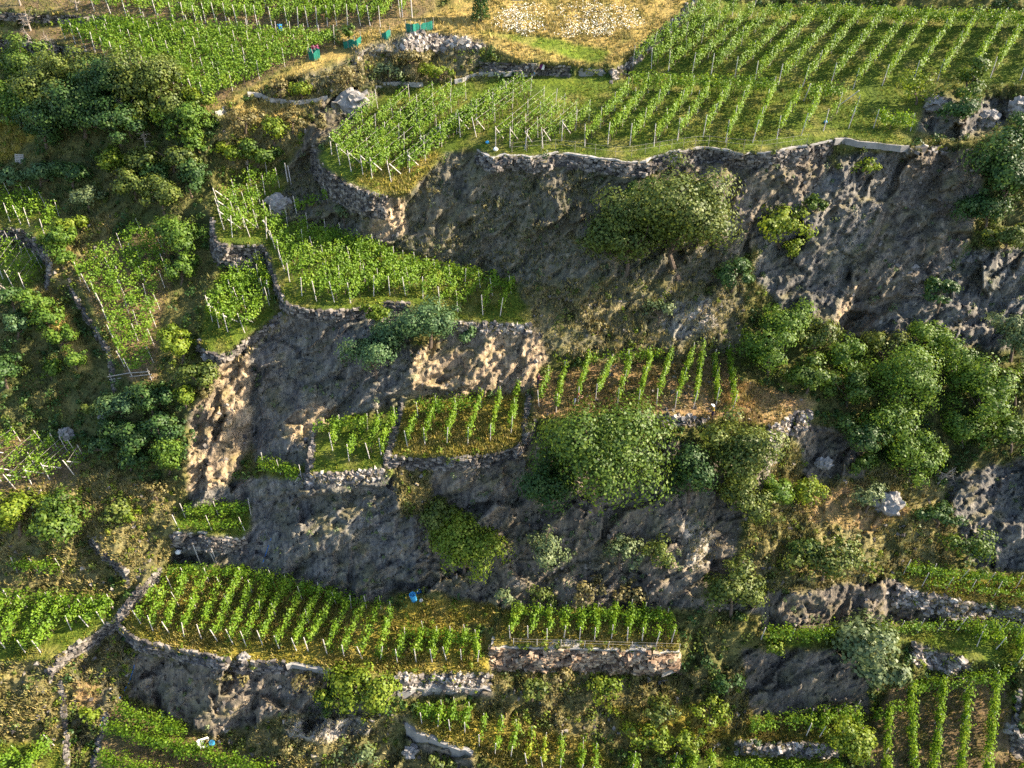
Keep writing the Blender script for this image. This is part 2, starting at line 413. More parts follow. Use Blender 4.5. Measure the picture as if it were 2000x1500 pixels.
# --- terrace floors
FW_ = 4.0
def floor(slope, az, cover, *pts): reg(slope, az, cover, *pts, w=FW_)
floor(22, 0, 'earth', (-400, 10), (60, 20), (350, 58), (400, 58), (745, 64), (790, 45), (850, 20), (860, -150), (-400, -150))
floor(24, 0, 'earth', (0, 60), (125, 50), (350, 64), (640, 68), (668, 90), (560, 132), (400, 218), (330, 185), (200, 105), (110, 85))
floor(12, -6, 'dry', (400, 218), (560, 140), (665, 92), (700, 105), (640, 130), (560, 155), (470, 190), (430, 212))
floor(22, 6, 'dry', (650, 70), (760, 55), (850, 25), (1000, -80), (1360, -80), (1340, 10), (1250, 90), (1200, 128), (1110, 126), (1000, 115), (930, 75), (800, 60), (700, 95))
floor(20, 6, 'lawn', (930, 62), (1060, 70), (1190, 100), (1180, 122), (1120, 118), (1020, 85))
floor(12, 0, 'lawn', (1020, 160), (1060, 148), (1190, 148), (1235, 165), (1225, 185), (1060, 205), (1030, 190))
floor(24, 0, 'green', (1240, 125), (1372, -10), (1500, 12), (2500, 30), (2500, 170), (1950, 165), (1700, 188), (1560, 178), (1230, 150))
floor(14, 0, 'green', (1060, 200), (1230, 152), (1560, 180), (1700, 188), (1810, 180), (1800, 230), (1775, 286), (1640, 272), (1560, 287), (1450, 300), (1370, 288), (1280, 305), (1215, 315), (1090, 298), (1030, 305), (960, 305), (930, 290), (960, 240))
floor(18, 0, 'green', (645, 275), (740, 190), (830, 165), (1040, 150), (1060, 200), (960, 240), (930, 290), (870, 300), (830, 340), (795, 380), (750, 381), (690, 362), (640, 330), (620, 305))
floor(14, 0, 'golden', (690, 350), (800, 300), (860, 300), (830, 340), (795, 378), (750, 378))
floor(14, 0, 'green', (418, 415), (440, 370), (530, 325), (565, 350), (540, 400), (525, 440), (525, 479), (470, 480), (425, 475))
floor(14, 0, 'green', (520, 478), (530, 425), (640, 450), (780, 510), (1005, 560), (1040, 610), (1035, 635), (880, 625), (800, 590), (700, 602), (630, 608), (556, 592), (543, 560))
floor(16, 0, 'green', (390, 660), (405, 570), (425, 540), (505, 505), (530, 580), (540, 612), (470, 665), (430, 692), (405, 688))
floor(30, 8, 'earth', (150, 548), (200, 480), (330, 440), (335, 560), (310, 640), (310, 745), (255, 748), (225, 700), (215, 650), (180, 600))
floor(16, 0, 'green', (-400, 380), (0, 385), (115, 410), (110, 475), (92, 488), (60, 456), (20, 443), (-400, 440))
floor(20, 0, 'green', (-400, 480), (0, 478), (60, 490), (90, 520), (60, 570), (-400, 580))
floor(20, 0, 'earth', (-400, 850), (0, 850), (160, 872), (165, 900), (140, 940), (0, 962), (-400, 960))
floor(15, 0, 'green', (-400, 1165), (0, 1165), (230, 1180), (212, 1225), (140, 1262), (100, 1290), (-400, 1290))
floor(12, 0, 'golden', (232, 1212), (330, 1112), (480, 1118), (600, 1146), (700, 1180), (780, 1185), (950, 1240), (956, 1312), (800, 1320), (640, 1302), (560, 1293), (480, 1295), (400, 1280), (290, 1258), (245, 1230))
floor(20, 0, 'golden', (775, 1165), (970, 1180), (965, 1222), (800, 1205))
floor(10, 0, 'golden', (985, 1190), (1310, 1195), (1328, 1268), (960, 1260))
floor(12, 0, 'golden', (797, 1408), (830, 1380), (930, 1388), (928, 1466), (860, 1444))
floor(18, 0, 'golden', (930, 1392), (1165, 1450), (1230, 1530), (1200, 1600), (1100, 1560), (980, 1502), (928, 1468))
floor(18, 0, 'earth', (205, 1395), (240, 1372), (370, 1425), (400, 1450), (560, 1505), (560, 1640), (180, 1640), (190, 1460))
floor(15, 0, 'green', (-400, 1465), (120, 1450), (124, 1640), (-400, 1640))
floor(22, 0, 'earth', (1740, 1340), (1960, 1310), (1975, 1380), (1990, 1480), (2150, 1640), (1690, 1640), (1700, 1420))
floor(12, 0, 'golden', (1455, 1405), (1680, 1395), (1690, 1450), (1540, 1452), (1440, 1445))
floor(15, 0, 'green', (1400, 1475), (1640, 1478), (1700, 1640), (1200, 1640), (1250, 1510))
floor(15, 0, 'green', (1480, 1238), (1700, 1230), (1990, 1232), (2300, 1262), (2300, 1320), (1900, 1292), (1800, 1255), (1600, 1265), (1500, 1265))
floor(18, 0, 'golden', (1740, 1112), (1900, 1128), (2300, 1160), (2300, 1195), (1900, 1175), (1790, 1152))
floor(14, 0, 'dirt', (1040, 810), (1050, 735), (1150, 712), (1420, 698), (1440, 740), (1600, 785), (1570, 805), (1505, 832), (1400, 818), (1180, 812), (1060, 818))
floor(14, 0, 'orange', (1400, 735), (1450, 745), (1520, 770), (1500, 800), (1430, 800), (1400, 770))
floor(12, 0, 'golden', (755, 888), (785, 795), (1020, 765), (1030, 840), (1005, 872), (960, 885), (900, 893))
floor(14, 0, 'green', (595, 928), (620, 835), (770, 810), (780, 830), (755, 885), (746, 914), (680, 924))
floor(12, 0, 'green', (345, 1000), (490, 985), (490, 1030), (475, 1050), (400, 1043), (340, 1036))
floor(12, 0, 'green', (515, 900), (600, 910), (596, 940), (520, 930))

# --- retaining walls: top edge and drop, in pixels of the photograph
WALLS = [
 # name, kind, drop, points, label
 ('stone_wall', 'capped', 26, [(932, 293), (950, 304), (964, 309), (985, 304), (1020, 305), (1036, 309), (1065, 305), (1088, 298), (1110, 301), (1160, 308), (1215, 317), (1262, 317), (1280, 306), (1310, 297), (1370, 288), (1405, 291), (1450, 301), (1480, 300), (1530, 293), (1572, 285), (1600, 280), (1626, 274)], 'long winding dry stone wall with pale coping along the upper cliff edge'),
 ('concrete_wall', 'concrete', 7, [(1630, 272), (1648, 271), (1700, 280), (1773, 287)], 'short straight pale concrete kerb wall above the tall grey slab cliff'),
 ('stone_wall', 'rubble', 6, [(1775, 288), (1810, 289), (1850, 290)], 'low line of flat stones continuing right of the pale concrete kerb wall'),
 ('path_wall', 'low', 7, [(484, 184), (494, 181), (510, 190), (530, 197), (555, 201), (590, 202), (620, 198), (640, 191)], 'curved low pale wall sweeping below the yellow shrubs of the rocky knoll'),
 ('path_wall', 'low', 4, [(733, 171), (760, 166), (800, 165), (826, 168)], 'thin pale kerb behind the upper middle vines, right of the big pale boulder'),
 ('path_wall', 'low', 4, [(888, 163), (930, 148), (960, 145), (1000, 145), (1045, 146)], 'thin pale kerb curving to the cloth on its pole'),
 ('stone_wall', 'dry', 44, [(610, 285), (618, 305), (632, 327), (652, 346), (685, 364), (722, 378), (752, 383)], 'tall shaded dry stone wall curving under the upper middle vines'),
 ('stone_wall', 'dry', 40, [(415, 425), (415, 448), (421, 470), (430, 479), (470, 482), (514, 480)], 'tall shaded dry stone wall below the small sparse corner vineyard'),
 ('stone_wall', 'dry', 16, [(518, 485), (530, 520), (543, 560), (553, 590), (575, 600), (610, 607), (640, 609), (685, 606), (722, 599), (760, 591), (795, 594)], 'pale topped dry stone wall round the left and front of the big middle terrace'),
 ('stone_wall', 'rubble', 12, [(880, 627), (915, 630), (950, 634), (1036, 637)], 'crumbling stone edging right of the bluish tree under the middle terrace'),
 ('stone_wall', 'dry', 12, [(391, 660), (387, 674), (405, 689), (430, 694), (452, 688), (470, 672), (510, 645), (548, 614)], 'crooked stone wall at the front of the small terrace above the ochre pillar rock'),
 ('stone_wall', 'dry', 20, [(785, 785), (778, 820), (764, 860), (753, 891), (775, 894), (830, 897), (900, 895), (960, 887), (1008, 874), (1030, 848), (1045, 822)], 'dry stone wall wrapping the six row terrace under the rocky outcrop'),
 ('stone_wall', 'rubble', 16, [(588, 930), (620, 927), (680, 926), (746, 916)], 'rough stone edge in front of the dark four row terrace'),
 ('stone_wall', 'dry', 30, [(612, 850), (606, 885), (600, 926)], 'narrow upright stone pier at the left end of the dark four row terrace'),
 ('stone_wall', 'dry', 14, [(226, 1212), (238, 1228), (265, 1251), (290, 1260), (330, 1267), (365, 1277), (400, 1283), (440, 1291), (480, 1299), (558, 1297)], 'row of upright pale edging stones along the front of the large lower terrace'),
 ('stone_wall', 'dry', 16, [(310, 1113), (285, 1140), (262, 1165), (240, 1190), (228, 1210)], 'shadowed stone wall climbing the left side of the large lower terrace'),
 ('concrete_wall', 'concrete', 8, [(558, 1296), (600, 1301), (645, 1306)], 'pale concrete strip in front of the large lower terrace, left of the round bush'),
 ('stone_wall', 'rubble', 26, [(780, 1322), (820, 1320), (880, 1318), (955, 1316)], 'loose rubble bank above the pale concrete footing'),
 ('concrete_wall', 'concrete', 17, [(775, 1349), (800, 1346), (870, 1339), (905, 1342), (960, 1346)], 'long pale concrete footing below the rubble bank'),
 ('stone_wall', 'capped', 44, [(959, 1262), (1000, 1264), (1100, 1266), (1200, 1269), (1326, 1274)], 'broad straight mortared stone wall with flat pale walkway on top'),
 ('concrete_wall', 'concrete', 34, [(793, 1412), (815, 1427), (860, 1447), (924, 1470)], 'grey slanting concrete retaining wall under the small four row plot'),
 ('stone_wall', 'rubble', 14, [(1180, 814), (1240, 814), (1285, 812), (1380, 818)], 'low broken stone edge below the workers terrace'),
 ('stone_wall', 'rubble', 30, [(1505, 834), (1525, 828), (1545, 815), (1580, 802)], 'curved fan of rubble at the right end of the workers terrace'),
 ('stone_wall', 'dry', 22, [(1032, 770), (1028, 800), (1022, 840)], 'shaded side wall between the workers terrace and the six row terrace'),
 ('stone_wall', 'capped', 28, [(338, 1038), (370, 1041), (400, 1045), (480, 1053)], 'squared stone wall holding the tiny ledge vineyard with tall poles'),
 ('stone_wall', 'dry', 24, [(0, 452), (20, 445), (45, 452), (70, 470), (92, 492), (98, 515), (92, 540)], 'curved shaded stone wall at the far left edge'),
 ('stone_wall', 'dry', 12, [(-60, 22), (0, 25), (60, 30), (100, 32), (150, 32), (165, 36), (190, 34), (250, 40), (300, 46), (350, 56)], 'long low stone wall across the upper left corner'),
 ('stone_wall', 'dry', 18, [(-40, 78), (0, 79), (50, 82), (110, 90), (165, 101), (190, 112), (222, 127)], 'broken stone bank with dead branches above the left thicket'),
 ('stone_wall', 'rubble', 18, [(1365, -10), (1352, 4), (1330, 30), (1290, 60), (1252, 95), (1226, 124), (1196, 141)], 'sloping stone wall climbing left of the big upper right vineyard'),
 ('stone_wall', 'dry', 18, [(940, 123), (1000, 125), (1060, 128), (1113, 131)], 'sunken dark stone wall behind the cloth on its pole'),
 ('stone_wall', 'dry', 9, [(140, 562), (160, 600), (185, 640), (212, 680), (220, 720), (222, 755)], 'thin dark stone wall running down the left side of the steep vineyard'),
 ('stone_wall', 'rubble', 34, [(1745, 1146), (1800, 1162), (1860, 1172), (1900, 1180), (2060, 1196)], 'long shadowed rubble wall below the two right hand hedge rows'),
 ('stone_wall', 'rubble', 36, [(1783, 1258), (1810, 1262), (1850, 1278), (1890, 1292)], 'collapsed rubble wall right of the large leaved fig tree'),
 ('stone_wall', 'dry', 20, [(310, 1113), (262, 1160), (230, 1205), (200, 1228), (140, 1264), (118, 1284), (96, 1308)], 'rough stone wall below the left hand vineyard'),
 ('stone_wall', 'dry', 8, [(118, 1330), (124, 1370), (128, 1420), (130, 1470), (134, 1530)], 'narrow straight stone wall running down the lower left corner'),
 ('stone_wall', 'dry', 12, [(208, 1395), (197, 1430), (188, 1460), (178, 1500), (172, 1540)], 'second narrow stone wall beside the three bottom left hedges'),
 ('stone_wall', 'dry', 12, [(178, 1048), (195, 1070), (216, 1092), (244, 1110), (250, 1132)], 'stepped stone wall beside the bright green bush pair'),
 ('stone_wall', 'dry', 40, [(1990, 1350), (1985, 1385), (1976, 1425), (1985, 1440), (2040, 1440)], 'ruined stone hut wall with sunlit top at the lower right edge'),
 ('stone_wall', 'rubble', 18, [(1440, 1450), (1500, 1456), (1560, 1458), (1640, 1458)], 'dark stone step between the two bottom right hedges'),
]
def dep_sin(v):
    t = (H0 / 2 - v) / F0
    z = -math.sin(TH) + math.cos(TH) * t
    return max(0.15, -z / math.hypot(1, t))
for (nm, kind, drop, pts, lab) in WALLS:
    if kind == 'low': continue
    for (a, b) in zip(pts[:-1], pts[1:]):
        dx = b[0] - a[0]; dy = -(b[1] - a[1]) / dep_sin(a[1])
        nx, ny = dy, -dx
        if ny > 0 and abs(ny) > 0.2 * abs(nx): nx, ny = -nx, -ny
        if abs(dx) < 0.35 * abs(b[1] - a[1]) and nx > 0: nx, ny = -nx, -ny
        az = math.degrees(math.atan2(nx, -ny))
        az = max(-70, min(70, az))
        sl = {'rubble': 62}.get(kind, 82)
        reg(sl, az, 'rubble' if kind == 'rubble' else 'wall', a, b, (b[0], b[1] + drop), (a[0], a[1] + drop), w=2.0)

# ------------------------------------------------------------------ integrate those directions into one surface
ST = 4
U_ = np.arange(-400, 2401, ST, dtype=float); V_ = np.arange(-260, 1801, ST, dtype=float)
UU, VV = np.meshgrid(U_, V_)
NR, NC = UU.shape
slope = 48 + 6 * noise2(UU, VV, 160, 3)
azim = 2 + 30 * noise2(UU, VV, 190, 11)
wt = np.full(UU.shape, 0.6); rid = np.zeros(UU.shape, int); cov = np.full(UU.shape, CK.index('scrub'))
isfloor = np.zeros(UU.shape, bool)
wu = UU + 7 * noise2(UU, VV, 26, 51); wv = VV + 6 * noise2(UU, VV, 22, 52)
hardu = UU + 2.0 * noise2(UU, VV, 14, 53); hardv = VV + 2.0 * noise2(UU, VV, 14, 54)
for k, (sl, az, w, c, pts) in enumerate(REG):
    hard = w >= 2
    xs = [p[0] for p in pts]; ys = [p[1] for p in pts]
    c0 = max(0, int((min(xs) - 20 + 400) / ST)); c1 = min(NC, int((max(xs) + 20 + 400) / ST) + 1)
    r0 = max(0, int((min(ys) - 20 + 260) / ST)); r1 = min(NR, int((max(ys) + 20 + 260) / ST) + 1)
    if c1 <= c0 or r1 <= r0: continue
    s = (slice(r0, r1), slice(c0, c1))
    m = inpoly((hardu if hard else wu)[s], (hardv if hard else wv)[s], pts)
    if hard:
        slope[s][m] = sl; azim[s][m] = az
    else:
        slope[s][m] = sl + 5 * noise2(UU[s], VV[s], 70, 60 + k)[m]
        azim[s][m] = az + 20 * noise2(UU[s], VV[s], 80, 160 + k)[m]
    wt[s][m] = w; rid[s][m] = k + 1; cov[s][m] = CK.index(c); isfloor[s][m] = (w == FW_)
soft = wt < 2
sb, ab = blur(slope, 3), blur(azim, 3)
slope = np.where(soft, sb, slope); azim = np.where(soft, ab, azim)
sr, ar = np.radians(slope), np.radians(azim)
N_ = np.stack([np.sin(sr) * np.sin(ar), -np.sin(sr) * np.cos(ar), np.cos(sr)], -1)
RY = rays(UU, VV)
rl = np.linalg.norm(RY, axis=-1)
g = np.maximum(-(N_ * RY).sum(-1), 0.17 * rl)
gx = (N_ @ cR) / (F0 * g) * ST
gy = -(N_ @ cU) / (F0 * g) * ST
gx, gy = np.clip(gx, -0.05, 0.05), np.clip(gy, -0.05, 0.05)
ex = (gx[:, 1:] + gx[:, :-1]) / 2; ey = (gy[1:] + gy[:-1]) / 2
wx = np.minimum(wt[:, 1:], wt[:, :-1]) * np.where(rid[:, 1:] != rid[:, :-1], 0.3, 1.0)
wy = np.minimum(wt[1:], wt[:-1]) * np.where(rid[1:] != rid[:-1], 0.5, 1.0)
PR = 0.00012                                    # gentle pull towards the general lie of the hill
L0 = np.log(np.interp(VV, [-260, 160, 600, 900, 1260, 1800], [84, 72, 70, 64.5, 59.5, 55]))
def A_(x):
    dx = (x[:, 1:] - x[:, :-1]) * wx; dy = (x[1:] - x[:-1]) * wy
    o = PR * x
    o[:, 1:] += dx; o[:, :-1] -= dx; o[1:] += dy; o[:-1] -= dy
    return o
rhs = PR * L0
rhs[:, 1:] += wx * ex; rhs[:, :-1] -= wx * ex; rhs[1:] += wy * ey; rhs[:-1] -= wy * ey
lam = (2 - 2 * np.cos(np.pi * np.arange(NR) / NR))[:, None] + (2 - 2 * np.cos(np.pi * np.arange(NC) / NC))[None, :]
lamf = np.concatenate([lam, np.zeros((1, NC)), lam[1:][::-1]], 0)
def pre(r):
    e = np.concatenate([r, r[:, ::-1]], 1); e = np.concatenate([e, e[::-1]], 0)
    ky = 2 - 2 * np.cos(2 * np.pi * np.arange(2 * NR) / (2 * NR)); kx = 2 - 2 * np.cos(2 * np.pi * np.arange(NC + 1) / (2 * NC))
    return np.fft.irfft2(np.fft.rfft2(e) / (0.9 * (ky[:, None] + kx[None, :]) + PR), s=e.shape)[:NR, :NC]
x = L0.copy(); r = rhs - A_(x); z = pre(r); p = z.copy(); rz = (r * z).sum()
for it in range(45):
    Ap = A_(p); al = rz / (p * Ap).sum()
    x += al * p; r -= al * Ap
    if np.abs(r).max() < 1e-7: break
    z = pre(r); rz2 = (r * z).sum(); p = z + (rz2 / rz) * p; rz = rz2
LD = x
rough = np.array([COVER[c][1] for c in CK])[cov]

def bil(A, u, v):
    fu = np.clip((np.asarray(u, float) + 400) / ST, 0, NC - 1.001); fv = np.clip((np.asarray(v, float) + 260) / ST, 0, NR - 1.001)
    iu = fu.astype(int); iv = fv.astype(int); a = fu - iu; b = fv - iv
    if A.ndim == 3: a = a[..., None]; b = b[..., None]
    return (A[iv, iu] * (1 - a) + A[iv, iu + 1] * a) * (1 - b) + (A[iv + 1, iu] * (1 - a) + A[iv + 1, iu + 1] * a) * b

# finer surface for the mesh, with rock relief along the line of sight's general direction
P0 = CAM + np.exp(LD)[..., None] * RY
rs = blur(np.where(isfloor, 0.0, rough), 2)
hf = blur(np.where(isfloor, 0.0, 1.0), 2)
ca, sa = math.cos(math.radians(50)), math.sin(math.radians(50))
Q = np.stack([P0[..., 0] * ca - P0[..., 2] * sa, P0[..., 1] * 0.8, P0[..., 0] * sa + P0[..., 2] * ca], -1)
Q = Q + 0.7 * np.stack([fbm(P0 / 4, 2, 81), fbm(P0 / 4, 2, 82), fbm(P0 / 4, 2, 83)], -1)
d1 = facets(Q * np.array([1 / 2.6, 1 / 3.0, 1 / 7.5]), 5)
d2 = facets(Q * np.array([1 / 0.9, 1 / 1.1, 1 / 2.8]), 25)
d3 = ridged(Q * np.array([1 / 1.9, 1 / 2.2, 1 / 9.0]), 4, 35)
soft_n = fbm(P0 / 2.2, 4, 91)
delta = rs * (1.25 * d1 + 0.55 * d2 + 0.30 * d3) + hf * (1 - rs) * (0.40 * soft_n + 0.25 * d2) + 0.05 * fbm(P0 / 0.9, 3, 95) + 0.10 * fbm(P0 / 5, 2, 97) * (1 - hf)
LDF = LD + delta / np.exp(LD)
PT = CAM + np.exp(LDF)[..., None] * RY
nu = np.gradient(PT, axis=1); nv = np.gradient(PT, axis=0)
NT = np.cross(nv, nu); NT /= np.linalg.norm(NT, axis=-1)[..., None] + 1e-9
NT *= np.where(NT[..., 2:] < 0, -1, 1)
def G(u, v): return CAM + np.exp(bil(LDF, u, v))[..., None] * rays(u, v)
def mpp(u, v): return float(np.exp(bil(LDF, u, v)) / F0)     # metres per photograph pixel

base = np.array([COVER[c][0] for c in CK])[cov]
vary = 1 + 0.22 * fbm(P0 / 3.0, 3, 101)[..., None]
tint = fbm(P0 / 1.6, 3, 111)[..., None]
colr = blur(base, 1) * vary
gm = np.clip(tint * 1.3, 0, 1) * (blur(1 - rough, 1))[..., None]
colr = colr * (1 - 0.45 * gm) + 0.45 * gm * np.array([.27, .225, .085])
gm2 = np.clip(-tint * 1.3, 0, 1) * (0.25 + 0.6 * blur(1 - rough, 1))[..., None]
colr = colr * (1 - 0.6 * gm2) + 0.6 * gm2 * np.array([.06, .095, .02])
# ledges of flatter ground among the crags collect grass and soil
led = np.clip((NT[..., 2] - 0.62) * 5, 0, 1) * hf * np.clip(0.5 + fbm(P0 / 2.0, 3, 121), 0, 1)
colr = colr * (1 - 0.55 * led[..., None]) + 0.55 * led[..., None] * np.array([.16, .14, .05])
alpha = np.clip(blur(rough, 1) * (1 - 0.7 * led) + 0.2 * fbm(P0 / 1.3, 3, 131) * hf, 0, 1)
cover4 = np.concatenate([np.clip(colr, 0.01, 0.9), alpha[..., None]], -1)
idx = np.arange(NR * NC).reshape(NR, NC)
quads = np.stack([idx[1:, :-1], idx[1:, 1:], idx[:-1, 1:], idx[:-1, :-1]], -1).reshape(-1, 4)
uf_ = np.r_[np.arange(-400, -40, 8.0), np.arange(-40, 2040, 2.5), np.arange(2040, 2401, 8.0)]
vf_ = np.r_[np.arange(-260, -40, 6.0), np.arange(-40, 1540, 2.5), np.arange(1540, 1801, 8.0)]
FU, FV = np.meshgrid(uf_, vf_)
fl = bil(LDF, FU, FV); fr = RAYF = rays(FU, FV); PF = CAM + np.exp(fl)[..., None] * fr
QF = np.stack([PF[..., 0] * ca - PF[..., 2] * sa, PF[..., 1] * 0.8, PF[..., 0] * sa + PF[..., 2] * ca], -1) + 0.25 * np.stack([vnoise(PF, 84), vnoise(PF, 85), vnoise(PF, 86)], -1)
rsf, hff = bil(rs, FU, FV), bil(hf, FU, FV)
fl = fl + ((0.05 + 0.22 * rsf) * hff * facets(QF * np.array([1 / 0.40, 1 / 0.45, 1 / 1.1]), 45) + 0.03 * hff * fbm(PF / 0.35, 2, 96)) / np.exp(fl)
PF = CAM + np.exp(fl)[..., None] * fr
cover_f = bil(cover4, FU, FV)
NRf, NCf = FU.shape
idx = np.arange(NRf * NCf).reshape(NRf, NCf)
quads = np.stack([idx[1:, :-1], idx[1:, 1:], idx[:-1, 1:], idx[:-1, :-1]], -1).reshape(-1, 4)
hill = mesh_np('hillside', PF.reshape(-1, 3), quads, M['hill'], smooth=False, col=cover_f.reshape(-1, 4))
tag(hill, kind='structure')
print('TERRAIN z', [(u_, v_, [round(float(q), 1) for q in G(u_, v_)]) for u_, v_ in ((1000, 0), (600, 40), (1600, 100), (1400, 270), (750, 370), (700, 560), (1250, 790), (900, 860), (600, 1250), (1150, 1250), (1000, 1450), (1850, 1450), (100, 1220), (80, 900), (250, 650), (60, 420))])

# ------------------------------------------------------------------ retaining walls, each a thing of its own
def resample(pts, step):
    pts = np.asarray(pts, float); out = [pts[0]]
    for a, b in zip(pts[:-1], pts[1:]):
        n = max(1, int(round(np.linalg.norm(b - a) / step)))
        for k in range(1, n + 1): out.append(a + (b - a) * k / n)
    return np.array(out)

UP = np.array([0, 0, 1.0])
def face_dir(pts3):
    """outward horizontal direction of a wall at each of its points"""
    t = np.gradient(pts3, axis=0); t[:, 2] = 0
    t /= np.linalg.norm(t, axis=1)[:, None] + 1e-9
    n = np.stack([t[:, 1], -t[:, 0], 0 * t[:, 0]], 1)
    flip = (n[:, 1] > 0.15) | ((np.abs(n[:, 1]) <= 0.15) & (n[:, 0] > 0))
    n[flip] *= -1
    return t, n

def build_wall(nm, kind, drop, pts, lab):
    pp = resample(pts, 5.0)
    p3 = G(pp[:, 0], pp[:, 1])
    t, n = face_dir(p3)
    o3 = p3[len(p3) // 2]
    root = thing(nm, o3, lab, 'wall')
    mb = MB()
    if kind in ('dry', 'rubble', 'capped'):
        nrow = max(1, int(round(drop / 4.6)))
        for k in range(1 if kind == 'capped' else 0, nrow + 1):
            fr = k / max(1, nrow)
            for i in range(len(pp)):
                if rng.random() < (0.22 if kind == 'rubble' else 0.05): continue
                ju, jv = rng.uniform(-2.6, 2.6), rng.uniform(-1.2, 1.2)
                if kind == 'rubble': jv *= 3; ju *= 1.5
                q = G(pp[i, 0] + ju, pp[i, 1] + fr * drop + jv)
                s = rng.uniform(0.7, 1.45) * (1.0 if kind != 'rubble' else 1.25)
                a = rng.normal(0, 0.12 if kind != 'rubble' else 0.7)
                b = rng.normal(0, 0.08 if kind != 'rubble' else 0.5)
                tt = t[i] * math.cos(a) + n[i] * math.sin(a); nn = np.cross(tt, UP); nn = nn if nn @ n[i] > 0 else -nn
                zz = UP * math.cos(b) + tt * math.sin(b); tt2 = tt * math.cos(b) - UP * math.sin(b)
                c = q + nn * (rng.uniform(-0.06, 0.03)) + (UP * 0.03 if k == 0 else 0)
                if k == 0 and kind == 'dry' and 'upright' in lab:
                    mb.box(c + UP * 0.16, tt2 * 0.14 * s, nn * 0.10, zz * 0.26 * s, 0.3)
                else:
                    mb.box(c, tt2 * 0.155 * s, nn * rng.uniform(0.12, 0.2), zz * rng.uniform(0.075, 0.125) * (1 if kind != 'rubble' else 1.3), 0.28)
        mt = M['stone_pale'] if kind == 'rubble' else (M['stone_warm'] if 'mortared' in lab else M['stone'])
        mb.build('stonework', mt, root, o3)
    if kind in ('concrete', 'capped', 'low'):
        cp = MB()
        if kind == 'capped': half, hi, lo, push, m, part = (0.50 if 'walkway' in lab else 0.19), 0.10, -0.08, (-0.4 if 'walkway' in lab else -0.12), M['coping'], 'coping'
        elif kind == 'low': half, hi, lo, push, m, part = 0.11, 0.30, -0.15, 0.0, M['coping'], 'wall_body'
        else: half, hi, lo, push, m, part = 0.15, 0.12, -drop * mpp(*pts[0]) * 1.35, 0.05, M['concrete'], 'wall_body'
        c3 = G(*resample(pts, 14.0).T)
        c3[:, 2] = np.convolve(np.pad(c3[:, 2], 2, mode='edge'), np.ones(5) / 5, 'valid')
        tt, nn = face_dir(c3)
        nn = unit(np.stack([np.convolve(np.pad(nn[:, q], 2, mode='edge'), np.ones(5) / 5, 'valid') for q in range(3)], 1))
        vs, fs = [], []
        for i in range(len(c3)):
            j = rng.normal(0, 0.015)
            for (sx, z) in ((half, hi + j), (half, lo), (-half, lo), (-half, hi + j)):
                vs.append(c3[i] + nn[i] * (sx + push) + UP * z)
        for i in range(len(c3) - 1):
            for k in range(4):
                fs.append((i * 4 + k, i * 4 + (k + 1) % 4, (i + 1) * 4 + (k + 1) % 4, (i + 1) * 4 + k))
        e = (len(c3) - 1) * 4
        fs += [(0, 3, 2, 1), (e, e + 1, e + 2, e + 3)]
        cp.add(vs, fs); ob = cp.build(part, m, root, o3)
    return root
for w in WALLS: build_wall(*w)

# ------------------------------------------------------------------ leaves
def leaf_quads(c, nrm, size, r=None):
    r = r or rng
    n = len(c)
    a = unit(np.cross(nrm, r.normal(size=(n, 3)))); b = np.cross(nrm, a)
    s = (size * r.uniform(0.65, 1.35, n))[:, None]
    fold = nrm * s * 0.18
    v = np.stack([c - a * s * 0.62, c - b * s * 0.48 + fold, c + a * s * 0.62, c + b * s * 0.48 + fold], 1).reshape(-1, 3)
    return v, np.arange(4 * n).reshape(n, 4)

ORD = ['first', 'second', 'third', 'fourth', 'fifth', 'sixth', 'seventh', 'eighth', 'ninth', 'tenth', 'eleventh', 'twelfth', 'thirteenth', 'fourteenth', 'fifteenth', 'sixteenth', 'seventeenth', 'eighteenth', 'nineteenth', 'twentieth', 'twenty first', 'twenty second', 'twenty third', 'twenty fourth', 'twenty fifth', 'twenty sixth']

def post_mesh(h, r=0.04):
    mb = MB(); mb.tube([(0, 0, -0.25), (0.01, 0, h * 0.5), (0, 0, h)], [r, r * 0.95, r * 0.9], 6)
    return mb
POST_ME = {}
def add_post(root, p, h, lean=(0, 0), r=0.05, name='post', mat='post'):
    key = (round(h, 1), r, mat)
    if key not in POST_ME:
        o = post_mesh(key[0], r).build(name, M[mat]); POST_ME[key] = o.data
    else:
        o = bpy.data.objects.new(name, POST_ME[key]); COL.objects.link(o)
    o.parent = root; o.location = p
    o.rotation_euler = (lean[1], lean[0], random.uniform(0, 6))
    return o

